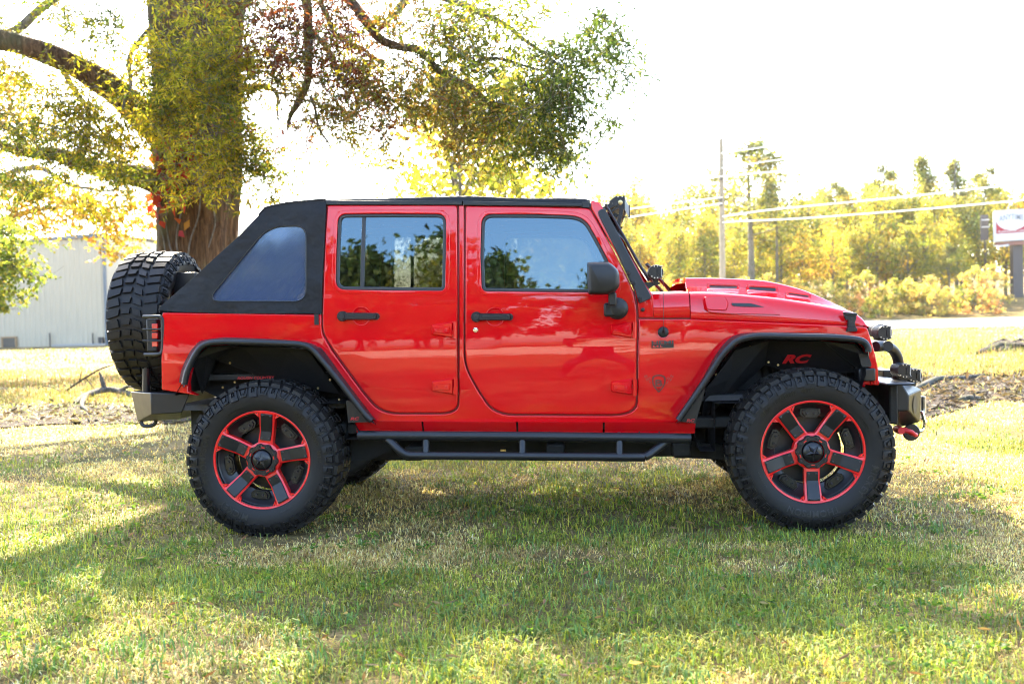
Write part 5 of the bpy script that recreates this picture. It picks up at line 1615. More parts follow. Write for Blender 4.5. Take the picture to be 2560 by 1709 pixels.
# ---------------------------------------------------------------- trees in the distance
def make_tree(name, kind, h, pal, nleaf, leaf, seed):
    """Trunk with limbs and a crown of many leaves, at the origin; returns the thing."""
    r = random.Random(seed)
    T = bpy.data.objects.new(name, None); T['_local'] = 1; COL.objects.link(T)
    m = MB()
    cl = []
    if kind == 'pine':
        top = Vector((r.uniform(-.2, .2), r.uniform(-.2, .2), h))
        m.tube(spline([(0, 0, -.3), (r.uniform(-.1, .1), 0, h * .35), (r.uniform(-.15, .15), .05, h * .7), tuple(top)], 4), [h * .0155 * (1 - .8 * i / 12) for i in range(13)], 7)
        for k in range(17):
            z = h * (.46 + .53 * k / 16.0)
            rad = h * .2 * (1.15 - (k / 16.0)) * r.uniform(.5, 1.15) + .25
            a = r.uniform(0, 2 * pi)
            e = Vector((cos(a) * rad, sin(a) * rad, z + rad * .18))
            m.tube([(0, 0, z - .1), tuple(e)], [h * .004, h * .0015], 4, cap=False)
            cl.append((e * 1.0, rad * .42 + .3, .36 + rad * .18))
    else:
        w = {'broad': .30, 'tall': .2, 'bush': .5}[kind]
        th = {'broad': .25, 'tall': .3, 'bush': .04}[kind]
        m.tube(spline([(0, 0, -.3), (r.uniform(-.15, .15), r.uniform(-.1, .1), h * .3), (r.uniform(-.25, .25), r.uniform(-.2, .2), h * .62), (r.uniform(-.3, .3), 0, h * .92)], 4), [h * .017 * (1 - .85 * i / 12) for i in range(13)], 7)
        nb = {'broad': 24, 'tall': 24, 'bush': 16}[kind]
        for k in range(nb):
            t = (k + .5) / nb
            z = h * (th + (.97 - th) * t)
            rad = h * w * (sin(pi * min(1, .18 + t * .86)) ** .7) * r.uniform(.35, 1.05)
            a = k * 2.4 + r.uniform(-.5, .5)
            e = Vector((cos(a) * rad, sin(a) * rad, z + r.uniform(-.05, .06) * h))
            m.tube([(0, 0, max(.1, z - h * .14)), tuple(e * .5 + Vector((0, 0, z * .48))), tuple(e)], [h * .006, h * .004, h * .0015], 4, cap=False)
            cl.append((e, h * .085 * r.uniform(.7, 1.25), h * .07 * r.uniform(.7, 1.2)))
    m.build('trunk', BARKG, T, smooth=60)
    st = {'v': [], 'f': [], 'c': [], 'o': 0}
    per = max(1, nleaf // len(cl))
    for c, rh, rv in cl:
        g = rng.normal(size=(per, 3)) * .62
        pos = np.array(c) + g * [rh, rh, rv]
        tone = r.uniform(.72, 1.3)
        hue = np.array([r.uniform(.85, 1.2), r.uniform(.92, 1.1), 1])
        v, f, cc = leaves_np(pos, rng.normal(size=(per, 3)) + [0, 0, -.3], leaf * (.6 + .8 * rng.random(per)), leaf * .62, pick(pal, per, .2) * tone * hue)
        st['v'].append(v); st['f'].append(f + st['o']); st['c'].append(cc); st['o'] += len(v)
    mesh_from('crown', np.concatenate(st['v']), np.concatenate(st['f']), 3, np.concatenate(st['c']), LEAFY, T)
    return T
YG = [(4, (.33, .34, .06)), (3, (.24, .28, .055)), (2, (.43, .38, .07)), (1, (.14, .18, .05))]
GOLD = [(4, (.54, .43, .08)), (3, (.46, .39, .08)), (2, (.22, .2, .03)), (1, (.42, .18, .03))]
MG = [(4, (.20, .23, .05)), (3, (.30, .31, .06)), (2, (.07, .10, .025)), (1, (.26, .24, .04))]
PINE = [(4, (.14, .17, .06)), (2, (.20, .22, .07)), (1, (.28, .28, .08))]
RUST = [(3, (.50, .30, .16)), (2, (.44, .32, .12)), (2, (.52, .36, .2)), (1, (.34, .33, .1))]
PALE = [(3, (.50, .46, .16)), (3, (.40, .41, .13)), (2, (.54, .43, .2)), (1, (.3, .32, .09))]
PROTO = {}
def proto(key, *a):
    PROTO[key] = make_tree(*a); return PROTO[key]
for i in range(3): proto('yg%d' % i, 'broadleaf_tree', 'broad', 9.0, YG, 2600, .27, 10 + i)
for i in range(2): proto('gold%d' % i, 'broadleaf_tree', 'broad', 8.5, GOLD, 2400, .27, 20 + i)
for i in range(2): proto('mg%d' % i, 'broadleaf_tree', 'broad', 9.0, MG, 2600, .27, 30 + i)
proto('tall0', 'slender_tree', 'tall', 10.0, YG, 2000, .26, 40); proto('tall1', 'slender_tree', 'tall', 10.5, GOLD, 1800, .26, 41)
for i in range(3): proto('pine%d' % i, 'pine_tree', 'pine', 14.0, PINE, 4200, .26, 50 + i)
for i in range(2): proto('bushy%d' % i, 'shrub', 'bush', 2.6, PALE, 1100, .16, 60 + i)
proto('yard', 'broadleaf_tree', 'broad', 9.0, [(4, (.09, .12, .03)), (3, (.13, .16, .035)), (1, (.2, .2, .04))], 7000, .36, 70)
proto('bushr', 'shrub', 'bush', 2.4, RUST, 1000, .16, 64); proto('bushg', 'shrub', 'bush', 2.6, MG, 1100, .16, 65)
used = set()
def plant(key, x, y, scale, label, cat, group, rot=None, sz=1.0):
    src = PROTO[key]
    if key not in used:
        T = src; used.add(key)
    else:
        T = src.copy(); COL.objects.link(T)
        for ch in list(src.children):
            c = ch.copy(); COL.objects.link(c); c.parent = T
    T.location = (x, y, tz(x, y) - .05); T.rotation_euler = (0, 0, rng.random() * 6.28 if rot is None else rot); T.scale = (scale, scale, scale * sz)
    tag(T, label, cat, group)
    return T
HILL = 'trees of the wooded bank beyond the road'
def xat(px, y): return W(px, 800, y).x
# single trees one can point out
plant('pine0', xat(1880, 65), 65, 1.35, 'tallest pine on the bank, its bare trunk just to one side of the utility pole', 'tree', HILL, sz=.61)
plant('pine1', xat(1945, 66.5), 66.5, .64, 'shorter dark pine beside the tallest pine on the bank', 'tree', HILL)
for px, y, s, t in ((2095, 76, .66, 'thin pine rising above the yellow trees over the bonnet nose'), (2215, 78, .76, 'thin sparse pine with a bent tip above the wood'), (2290, 80, .83, 'tall sparse pine standing highest near the middle of the wood'), (2392, 76, .77, 'dense pointed pine above the wood near the billboard'), (2465, 79, .74, 'round-topped pine just behind the billboard')):
    plant('pine%d' % (1 + int(px) % 2), xat(px, y), y, s, t, 'tree', HILL)
plant('pine2', xat(2375, 66), 66, .30, 'small young pine at the foot of the bank below the billboard', 'tree', HILL)
keys = ['yg0', 'yg1', 'yg2', 'gold0', 'gold1', 'mg0', 'mg1', 'tall0', 'tall1']
LB = {'yg': 'yellow-green autumn tree in the wood on the bank beyond the road', 'go': 'golden autumn tree in the wood on the bank beyond the road', 'mg': 'mid-green leafy tree in the wood on the bank beyond the road', 'ta': 'slender yellowing tree in the wood on the bank beyond the road'}
GP = {'yg': 'yellow-green trees of the wooded bank', 'go': 'golden trees of the wooded bank', 'mg': 'mid-green trees of the wooded bank', 'ta': 'slender trees of the wooded bank'}
for row, (y0, n, s0) in enumerate(((69, 24, .60), (74, 26, .82), (81, 26, .98), (90, 24, 1.12))):
    for k in range(n):
        px = 1330 + (2760 - 1330) * (k + .5 + random.uniform(-.35, .35)) / n
        y = y0 + random.uniform(-2, 2)
        key = random.choices(keys, [5, 5, 5, 2, 2, 2, 2, 6, 2])[0]
        if px > 2410 and y < 77: continue
        plant(key, xat(px, y), y, s0 * random.uniform(.82, 1.12) * (1.0 if px > 1500 else .9), LB[key[:2]], 'tree', GP[key[:2]])
for k in range(84):
    px = 1380 + 1300 * (k + random.random()) / 84; y = 62 + random.uniform(-3.5, 3)
    if 2490 < px < 2610: continue
    key = random.choice(['bushy0', 'bushy1', 'bushy0', 'bushy1', 'bushr', 'bushg'])
    lab = {'y': 'pale yellow shrub at the foot of the wooded bank', 'r': 'rusty pink shrub at the foot of the wooded bank', 'g': 'green shrub at the foot of the wooded bank'}[key[4]]
    plant(key, xat(px, y), y, random.uniform(.5, 1.1), lab, 'shrub', lab.split(' at ')[0] + 's at the foot of the bank')
# lower wood to the left, behind the sheds and seen through the cab windows
for row, (y0, n, s0) in enumerate(((66, 16, .62), (78, 16, .72))):
    for k in range(n):
        px = -420 + (1330 + 420) * (k + .5 + random.uniform(-.35, .35)) / n
        if row == 0 and px < 430: continue
        y = y0 + random.uniform(-3, 3)
        key = random.choices(keys, [5, 5, 5, 3, 3, 3, 3, 2, 2])[0]
        plant(key, xat(px, y), y, s0 * random.uniform(.8, 1.1), 'low %s tree of the wood behind the sheds' % {'yg': 'yellow-green', 'go': 'golden', 'mg': 'mid-green', 'ta': 'slender'}[key[:2]], 'tree', '%s trees of the wood behind the sheds' % {'yg': 'yellow-green', 'go': 'golden', 'mg': 'mid-green', 'ta': 'slender'}[key[:2]])
# nearer trees: two behind the cab roof, one gold one by the shed, one green one at the edge
plant('yg1', xat(1145, 26), 26, 1.0, 'yellow tree with a straight trunk behind the rear of the cab roof', 'tree', None)
plant('yg2', xat(1275, 30), 30, 1.08, 'yellow-green tree with forking limbs behind the front of the cab roof', 'tree', None)
NEARL = thing('maple_tree', 'golden autumn tree spreading over the cream shed', 'tree', (xat(60, 20), 20, 0))
GK = .66
st = {'v': [], 'f': [], 'c': [], 'o': 0}
twig = MB()
GO2 = [(4, (.46, .33, .04)), (3, (.36, .3, .04)), (2, (.26, .27, .04)), (1.2, (.5, .2, .04))]
def gblob(store, px, py, rx, ry, y, n, pal, leaf, per=10, tl=.6):
    c = at(px, py, y); s = (y + 5.32) / 2489.0
    spray_cloud(tuple(c), (rx * s, 1.6, ry * s), int(n * GK), pal, leaf=leaf, per=per, tl=tl, store=store, twigs=True)
for a in ((40, 300, 120, 90, 19, 120), (30, 480, 120, 90, 18, 190), (150, 480, 90, 60, 18, 110), (90, 550, 60, 30, 18, 50), (210, 520, 90, 40, 18, 80), (290, 560, 70, 50, 19, 90), (330, 500, 60, 60, 19, 70), (340, 380, 50, 60, 20, 50), (300, 620, 50, 35, 19, 40), (-60, 250, 120, 160, 19, 160), (20, 200, 60, 60, 19, 50), (375, 560, 25, 60, 20, 30)):
    gblob(st, *a, [(4, (.50, .35, .05)), (4, (.40, .33, .05)), (2, (.27, .29, .045)), (1, (.50, .22, .05))], (.12, .08))
mesh_from('crown', np.concatenate(st['v']), np.concatenate(st['f']), 3, np.concatenate(st['c']), LEAFY, NEARL)
limb([(-120, 1010, 60, 20), (-110, 700, 50, 20), (-90, 450, 40, 19.5), (-60, 250, 20, 19)], 'trunk', BARKG, 10, NEARL)
limb([(-100, 620, 26, 20), (40, 540, 18, 19), (150, 520, 10, 18.5), (290, 560, 4, 19)], 'limb', BARKG, 6, NEARL)
limb([(-95, 520, 26, 20), (60, 420, 16, 19), (200, 470, 8, 18.5), (340, 480, 4, 19.5)], 'limb', BARKG, 6, NEARL)
twig.build('twigs', BARKG, NEARL, smooth=None, recalc=False)
EDGE = thing('green_tree', 'green leafy branches reaching in beside the shed at the picture edge', 'tree', (xat(-260, 13), 13, 0))
EDGE['label'] = 'green leafy tree whose low branches hang in front of the cream shed wall'
st = {'v': [], 'f': [], 'c': [], 'o': 0}
twig = MB()
for a in ((0, 580, 70, 50, 12.5, 110), (10, 650, 55, 50, 12.2, 120), (-20, 720, 50, 50, 12.2, 90), (0, 760, 20, 25, 12.2, 18), (-60, 650, 90, 120, 12.8, 190), (-110, 500, 120, 120, 13.0, 190), (50, 690, 25, 18, 12.2, 14), (70, 600, 25, 22, 12.3, 16), (-120, 320, 120, 120, 13.0, 140)):
    gblob(st, *a, [(4, (.10, .15, .03)), (3, (.16, .21, .035)), (2, (.24, .26, .04)), (1, (.34, .3, .04))], (.10, .06), 11, .45)
mesh_from('crown', np.concatenate(st['v']), np.concatenate(st['f']), 3, np.concatenate(st['c']), LEAF, EDGE)
limb([(-260, 1030, 50, 13), (-250, 800, 44, 13), (-220, 600, 36, 13), (-160, 400, 22, 13)], 'trunk', BARKG, 10, EDGE)
limb([(-240, 700, 20, 13), (-100, 640, 12, 12.7), (0, 640, 7, 12.3), (60, 690, 3, 12.2)], 'limb', BARKG, 6, EDGE)
limb([(-235, 640, 20, 13), (-120, 540, 12, 12.8), (-20, 560, 7, 12.5), (40, 600, 3, 12.3)], 'limb', BARKG, 6, EDGE)
twig.build('twigs', BARKG, EDGE, smooth=None, recalc=False)
# trees behind the camera, mirrored in the paint and windows
for x in list(np.arange(-36, -10, 1.7)) + [-9, -6.5, 1.0, 3.5] + list(np.arange(6, 85, 5.5)) + list(np.arange(-80, -36, 5)):
    y = -60 + random.uniform(-4, 3)
    key = 'yard'
    s_ = random.uniform(1.5, 1.8) if x < -8 else random.uniform(1.44, 1.56)
    plant(key, x + random.uniform(-.6, .6), y, s_, 'dark green tree lining the gravel yard behind the camera', 'tree', 'trees along the gravel yard', sz=.95)
for key, T in PROTO.items():
    if key not in used:
        for c in list(T.children): bpy.data.objects.remove(c)
        bpy.data.objects.remove(T)
# ---------------------------------------------------------------- sheds
CREAM = pbr('cream_cladding', (.40, .345, .255), .45, 0, 0, .4, var=.06, vscale=.6)
WHITEC = pbr('white_cladding', (.32, .33, .34), .45)
TRIM = pbr('blue_grey_trim', (.09, .12, .15), .5)
SHED = thing('metal_shed', 'cream ribbed metal shed with a dark roof edge behind the oak', 'shed', (xat(0, 48), 48, 0))
yS = 48.0
def sw(px, py, y=yS): 
    w = W(px, py, y); return (w.x, w.z)
A, B = sw(-420, 640), sw(255, 587)
zr = sw(268, 868)[1]
xr_ = sw(262, 700)[0]
def roofz(x): return A[1] + (B[1] - A[1]) * (x - A[0]) / (B[0] - A[0])
m = MB()
xsS = np.arange(A[0], xr_, .30)
rows_b, rows_t = [], []
for x in xsS:
    for dx, dy in ((0, 0), (.05, -.035), (.10, -.035), (.15, 0)):
        rows_b.append((x + dx, yS + dy, -.1)); rows_t.append((x + dx, yS + dy, roofz(x + dx)))
rows_b.append((xr_, yS, -.1)); rows_t.append((xr_, yS, roofz(xr_)))
m.loft([rows_b, rows_t])
m.box((xr_ - .02, yS + 7, roofz(xr_) / 2 - .05), (.04, 14, roofz(xr_) + .1)); 
m.build('wall', CREAM, SHED, smooth=None)
m = MB()
m.add([(A[0], yS - .1, roofz(A[0]) + .02), (xr_ + .15, yS - .1, roofz(xr_) + .02), (xr_ + .15, yS + 15, roofz(xr_) + .5), (A[0], yS + 15, roofz(A[0]) + .5)], [(0, 1, 2, 3)])
m.build('roof', TRIM, SHED)
m = MB()
m.bar((A[0], yS - .1, roofz(A[0])), (xr_ + .1, yS - .1, roofz(xr_)), .16, .2)
m.build('gutter', TRIM, SHED)
m = MB(); m.box((xr_ + .04, yS - .06, roofz(xr_) / 2), (.16, .1, roofz(xr_))); m.build('corner_trim', TRIM, SHED)
a, b_ = sw(9, 845), sw(42, 884)
m = MB(); m.box(((a[0] + b_[0]) / 2, yS - .06, a[1] / 2), (b_[0] - a[0], .05, a[1])); dr = m.build('door', SLATE, SHED)
m = MB()
for x in (a[0] - .04, b_[0] + .04): m.box((x, yS - .08, a[1] / 2), (.08, .09, a[1]))
m.box(((a[0] + b_[0]) / 2, yS - .08, a[1] + .04), (b_[0] - a[0] + .16, .09, .08)); m.build('frame', pbr('brown_wood', (.26, .16, .07), .7), dr)
for px in (127, 234):
    q = sw(px, 832); MB().cyl((q[0], yS - .12, 0), (q[0], yS - .12, q[1]), .04, 8).build('down_pipe', SLATE, SHED)
a, b_ = sw(252, 842), sw(263, 862)
MB().box(((a[0] + b_[0]) / 2, yS - .2, (a[1] + b_[1]) / 2), (b_[0] - a[0], .3, a[1] - b_[1])).build('meter_box', SLATE, SHED, bevel=.02)
a, b_ = sw(147, 866), sw(268, 873)
MB().box(((a[0] + b_[0]) / 2, yS - .4, .06), (b_[0] - a[0], .7, .2)).build('concrete_step', pbr('concrete', (.3, .29, .27), .9, bump=.3, bscale=20), SHED)
SH2 = thing('metal_shed', 'white metal shed with a pale roof behind the spare wheel', 'shed', (xat(330, 56), 56, 0))
m = MB(); a, b_ = W(262, 662, 56), W(520, 650, 56)
m.box(((a.x + b_.x) / 2, 60, (a.z - .1) / 2), (b_.x - a.x, 8, a.z + .1)); m.build('wall', WHITEC, SH2)
m = MB(); m.box(((a.x + b_.x) / 2, 60, a.z + .09), (b_.x - a.x + .5, 8.6, .18)); m.build('roof', TRIM, SH2)

# ---------------------------------------------------------------- utility pole and lines
POLEY = 52.0
UP = thing('utility_pole', 'grey wooden utility pole standing behind the screen of the vehicle', 'utility pole', (xat(1806, POLEY), POLEY, 0))
pt, pb = W(1803, 347, POLEY), W(1807, 760, POLEY)
m = MB(); m.tube([(pb.x, POLEY, -.3), (pb.x, POLEY, pb.z), tuple(pt)], [.19, .18, .12], 12); m.build('pole', pbr('weathered_pole', (.2, .17, .12), .8, var=.25, vscale=3), UP)
m = MB()
for y in (448, 500, 512):
    q = W(1801, y, POLEY - .2); m.cyl((q.x - .1, q.y, q.z), (q.x + .1, q.y, q.z), .05, 8)
m.build('insulator', SLATE, UP)
WIRE = pbr('aluminium_wire', (.9, .89, .86), .35, .9)
def wire(pts, lab, r=.022):
    P = [W(a, b_, POLEY - .25) for a, b_ in pts]
    o = MB().tube(spline([tuple(p) for p in P], 8), r, 6).build('power_line', WIRE, None)
    tag(o, lab, 'power line', 'power lines on the utility pole')
wire([(1000, 500), (1400, 472), (1585, 459), (1806, 441), (2100, 411), (2600, 350)], 'power line fixed to the pole highest of those crossing its front')
wire([(1000, 610), (1400, 552), (1566, 524), (1700, 506), (1806, 493)], 'middle of the lines that reach the pole from behind the screen')
wire([(1000, 640), (1400, 571), (1566, 544), (1700, 524), (1806, 508)], 'lowest of the lines that reach the pole from behind the screen')
wire([(1806, 541), (1913, 526), (2000, 517), (2280, 490), (2560, 458), (2760, 434)], 'upper thick line running from the pole towards the billboard', .03)
wire([(1806, 556), (1846, 553), (2000, 546), (2280, 525), (2560, 500), (2760, 480)], 'lower thick line running from the pole towards the billboard', .03)
wire([(1803, 383), (1908, 368), (2200, 322), (2700, 240)], 'line leaving near the top of the pole across the tallest pine', .016)
wire([(1803, 420), (1935, 401), (2200, 360), (2700, 280)], 'line crossing the tallest pine below the topmost line', .016)

# ---------------------------------------------------------------- billboard
BBY = 70.0
BB = thing('billboard', 'red and white billboard on a dark steel post at the wood edge', 'billboard', (xat(2546, BBY), BBY, tz(xat(2546, BBY), BBY)))
def bw(px, py, y=BBY): 
    w = W(px, py, y); return (w.x, w.z)
STEELD = pbr('dark_steel', (.06, .05, .05), .6)
RUSTY = pbr('rusty_beam', (.22, .10, .07), .8)
m = MB(); a, b_ = bw(2534, 606), bw(2559, 606); m.box(((a[0] + b_[0]) / 2, BBY + .4, a[1] / 2 + .4), (b_[0] - a[0], .6, a[1] + .8)); m.build('post', STEELD, BB)
P0, P1 = bw(2487, 527), bw(2700, 513)
Q0, Q1 = bw(2489, 604), bw(2700, 592)
cx0, cx1 = P0[0], P1[0]
WH = pbr('white_panel', (.5, .5, .5), .5); RDP = pbr('red_panel', (.30, .003, .018), .6)
m = MB(); m.prism([(cx0, Q0[1]), (cx1, Q1[1]), (cx1, P1[1]), (cx0, P0[1])], BBY - .15, BBY + .1); pn = m.build('panel', WH, BB)
w_ = cx1 - cx0; hh = P0[1] - Q0[1]; sl = (P1[1] - P0[1]) / w_
zb = lambda x, t: Q0[1] + sl * (x - cx0) + hh * t
xm = bw(2529, 560)[0]
# red field round the white oval
n = 40
xs_ = np.linspace(cx0 + .02, cx0 + 2 * (xm - cx0), n)
top, bot = [], []
for x in xs_:
    u = (x - xm) / (xm - cx0) 
    t = .735 - .40 * sqrt(max(0, 1 - (u / 1.0) ** 2))
    top.append((x, BBY - .156, zb(x, t))); bot.append((x, BBY - .156, zb(x, .245)))
m = MB(); m.loft([bot, top]); m.build('red_field', RDP, BB)
def bbtext(s, px, py, hpx, mat, width, arc=0.0):
    vs, fs = text_mesh(s, 1.0, .01, 1.05, .01)
    xs2 = [v.x for v in vs]; ys2 = [v.y for v in vs]
    k = width / (max(xs2) - min(xs2)); ky = hpx / (max(ys2) - min(ys2))
    c = bw(px, py)
    mx, my = (max(xs2) + min(xs2)) / 2, (max(ys2) + min(ys2)) / 2
    out = []
    for v in vs:
        X = (v.x - mx) * k
        out.append((c[0] + X, BBY - .162 - v.z, c[1] + (v.y - my) * ky + sl * X - arc * X * X))
    m = MB(); m.add(out, fs); m.build('lettering', mat, BB, smooth=None, recalc=False)
GREYL = pbr('grey_lettering', (.2, .22, .26), .5)
bbtext('ANYTIME', 2526, 542, .42, GREYL, 1.72, .16)
bbtext('AnytimeHVAC.com', 2525, 578.5, .24, WH, 1.85)
m = MB(); a, b_ = bw(2466, 534, BBY), bw(2483, 598, BBY)
m.box(((a[0] + b_[0]) / 2, BBY + 1.0, (a[1] + b_[1]) / 2), (b_[0] - a[0] + .1, .1, a[1] - b_[1])); m.build('rear_panel', STEELD, BB)
m = MB()
for y in (547, 565):
    q = bw(2466, y), bw(2486, y - 1); m.bar((q[0][0], BBY + .9, q[0][1]), (q[1][0], BBY + .9, q[1][1]), .07, .07)
m.bar((bw(2484, 530)[0], BBY - .1, bw(2484, 530)[1]), (bw(2485, 606)[0], BBY - .1, bw(2485, 606)[1]), .14, .12)
m.build('side_frame', WH, BB)
m = MB(); a, b_ = bw(2489, 610), bw(2720, 600); m.bar((a[0], BBY, a[1]), (b_[0], BBY, b_[1]), .3, .26); m.build('beam', RUSTY, BB)
m = MB(); a, b_ = bw(2494, 616, BBY - .6), bw(2520, 613, BBY - .6); m.bar((a[0], BBY - .7, a[1]), (b_[0], BBY - .7, b_[1]), .12, .12); m.bar((a[0], BBY - .7, a[1]), (a[0], BBY, a[1] + .1), .06, .06); m.build('panel_lamp', WH, BB)

# ---------------------------------------------------------------- dead wood
def fallen(name, lab, cat, pts, mat, parent=None, twg=()):
    P = [Vector(Gd(a, b_)) + Vector((0, 0, dz)) for a, b_, r, dz in pts]
    m = MB(); S_ = spline([(*p, q[2]) for p, q in zip(P, pts)], 6)
    m.tube([(a[0], a[1], a[2]) for a in S_], [max(.004, a[3] * (1 + .25 * noise.noise(Vector(a[:3]) * 6))) for a in S_], 9)
    for tw in twg:
        T_ = [Vector(Gd(a, b_)) + Vector((0, 0, dz)) for a, b_, r, dz in tw]
        m.tube(spline([tuple(t) for t in T_], 5), [max(.003, tw[0][2] * (1 - .8 * i / (5 * (len(tw) - 1)))) for i in range(5 * (len(tw) - 1) + 1)], 6)
    o = m.build(name, mat, None, smooth=60)
    return tag(o, lab, cat)
fallen('fallen_branch', 'lichen-grey fallen branch lying below the spare wheel', 'branch', [(188, 1012, .03, .03), (215, 1000, .045, .08), (262, 992, .05, .12), (300, 992, .045, .10), (345, 1000, .04, .05)], DEADW, None,
       [[(215, 1000, .05, .08), (205, 1020, .04, .05), (222, 1032, .03, .02)], [(262, 992, .05, .12), (255, 992, .04, .32), (250, 992, .03, .42)], [(300, 992, .04, .1), (325, 996, .03, .2), (338, 1000, .02, .16)]])
fallen('bare_twig', 'thin bare twig arching up behind the spare wheel', 'twig', [(160, 985, .018, .03), (200, 985, .018, .22), (250, 985, .015, .42), (285, 985, .010, .50)], DARKLOG, None,
       [[(200, 985, .012, .22), (206, 985, .01, .4), (204, 985, .006, .5)], [(215, 985, .01, .28), (235, 985, .01, .1), (240, 990, .01, .03)], [(160, 985, .012, .03), (120, 982, .01, .12), (90, 985, .006, .10)]])
fallen('fallen_branch', 'thin grey branch lying across the bark mulch', 'branch', [(2270, 985, .03, .03), (2320, 966, .05, .05), (2345, 955, .045, .05), (2400, 952, .03, .05), (2460, 944, .02, .05)], DEADW, None, [[(2320, 966, .03, .04), (2300, 975, .03, .02), (2290, 990, .02, .02)]])
o = fallen('fallen_log', 'dark rotting log with rough bark in the grass behind the front bumper', 'log', [(2446, 886, .07, .02), (2470, 882, .11, .05), (2500, 878, .15, .09), (2540, 878, .13, .08), (2600, 876, .15, .08), (2700, 874, .1, .05)], DARKLOG)
LG = bpy.data.objects['fallen_log']
for k_ in range(7):
    pts_ = [(2452 + k_ * 13 + random.uniform(-4, 4), 884 - k_ * .8, .03, .03 + .02 * (k_ % 3)), (2476 + k_ * 14, 876 - (k_ % 3) * 2, .035, .17 + .035 * (k_ % 3)), (2520 + k_ * 14, 878, .03, .12 + .04 * (k_ % 2))]
    m = MB(); m.tube(spline([tuple(Vector(Gd(a, b)) + Vector((0, -.1, dz))) for a, b, r_, dz in pts_], 5), .035, 6); m.build('bark_ridge', DARKLOG, LG, smooth=60)
o = fallen('wood_chunk', 'pale weathered wood chunk on the mulch', 'wood', [(2395, 1004, .03, .02), (2420, 1002, .04, .03), (2450, 1000, .03, .02)], DEADW)

# ---------------------------------------------------------------- the photographer, mirrored in the door
pm = bpy.data.meshes.new('person')
J = [((.10, -5.80, .66), .15), ((.10, -5.76, .88), .145), ((.10, -5.70, 1.06), .16), ((.10, -5.68, 1.17), .06), ((.10, -5.66, 1.26), .085), ((.10, -5.64, 1.36), .09),
     ((-.09, -5.68, 1.09), .075), ((-.26, -5.60, .93), .055), ((-.02, -5.44, 1.10), .04), ((.29, -5.68, 1.09), .075), ((.47, -5.60, .95), .055), ((.20, -5.44, 1.10), .04),
     ((-.02, -5.80, .60), .105), ((-.22, -5.62, .40), .075), ((-.30, -5.84, .09), .05), ((-.31, -5.70, .05), .045),
     ((.22, -5.80, .60), .105), ((.44, -5.62, .40), .075), ((.52, -5.84, .09), .05), ((.54, -5.70, .05), .045)]
EDG = [(0, 1), (1, 2), (2, 3), (3, 4), (4, 5), (2, 6), (6, 7), (7, 8), (2, 9), (9, 10), (10, 11), (0, 12), (12, 13), (13, 14), (14, 15), (0, 16), (16, 17), (17, 18), (18, 19)]
pm.from_pydata([j[0] for j in J], EDG, [])
po = bpy.data.objects.new('person', pm); COL.objects.link(po)
sk = po.modifiers.new('skin', 'SKIN')
for v_, j in zip(pm.skin_vertices[0].data if pm.skin_vertices else [], J): v_.radius = (j[1], j[1])
if pm.skin_vertices: pm.skin_vertices[0].data[0].use_root = True
po.modifiers.new('smooth', 'SUBSURF').levels = 1
pm.materials.append(pbr('dark_clothes', (.03, .035, .05), .8))
tag(po, 'person in dark clothes crouching with a camera, mirrored in the front door', 'person')
# ====================================================================== lawn
def frustum_xy(n, d0, d1, margin, power=0.0):
    """Random lawn positions seen by the camera between two depths, with a margin at the sides."""
    t = rng.random(n)
    d = (d0 ** 2 + t * (d1 ** 2 - d0 ** 2)) ** .5 if not power else d0 * (d1 / d0) ** t
    s = (rng.random(n) * 2 - 1) * (d * .525 + margin)
    fx, fy = -sin(_t), cos(_t)
    return CAM.x + fx * d + cos(_t) * s, CAM.y + fy * d + sin(_t) * s, d
TZV = None
def ground_z(x, y):
    """Height of the lawn for many points, read from a coarse grid of tz."""
    global TZV
    if TZV is None:
        gx, gy = np.linspace(-30, 40, 141), np.linspace(-8, 46, 109)
        TZV = (gx, gy, np.array([[tz(a, b) for b in gy] for a in gx]))
    gx, gy, G = TZV
    u = np.clip((x - gx[0]) / (gx[1] - gx[0]), 0, len(gx) - 1.001); v = np.clip((y - gy[0]) / (gy[1] - gy[0]), 0, len(gy) - 1.001)
    i, j = u.astype(int), v.astype(int); a, b = u - i, v - j
    return (G[i, j] * (1 - a) + G[i + 1, j] * a) * (1 - b) + (G[i, j + 1] * (1 - a) + G[i + 1, j + 1] * a) * b
def inpoly(x, y, poly):
    c = np.zeros(len(x), bool)
    for k in range(len(poly)):
        (x0, y0), (x1, y1) = poly[k - 1], poly[k]
        c ^= ((y0 > y) != (y1 > y)) & (x < (x1 - x0) * (y - y0) / (y1 - y0 + 1e-12) + x0)
    return c
def blades(x, y, length, width, lean, cols, z0=None):
    """Bent blades of three triangles."""
    n = len(x)
    z = ground_z(x, y) if z0 is None else z0
    a = rng.random(n) * 2 * pi
    dx, dy = np.cos(a), np.sin(a)
    b2 = a + pi / 2 + rng.normal(size=n) * .5
    wx, wy = np.cos(b2) * width * .5, np.sin(b2) * width * .5
    mh = length * (.62 - .22 * lean); mr = length * .28 * lean
    th = length * np.clip(1.0 - .75 * lean ** 1.3, .08, 1); tr = length * np.minimum(.95, .85 * lean)
    B0 = np.stack([x - wx, y - wy, z - .008], 1); B1 = np.stack([x + wx, y + wy, z - .008], 1)
    M0 = np.stack([x + dx * mr - wx * .8, y + dy * mr - wy * .8, z + mh], 1); M1 = np.stack([x + dx * mr + wx * .8, y + dy * mr + wy * .8, z + mh], 1)
    T = np.stack([x + dx * tr, y + dy * tr, z + th], 1)
    v = np.stack([B0, B1, M0, M1, T], 1).reshape(-1, 3)
    o = np.arange(n)[:, None] * 5
    f = np.concatenate([o + [0, 1, 3], o + [0, 3, 2], o + [2, 3, 4]], 1).reshape(-1)
    return v, f, np.repeat(cols, 5, 0)
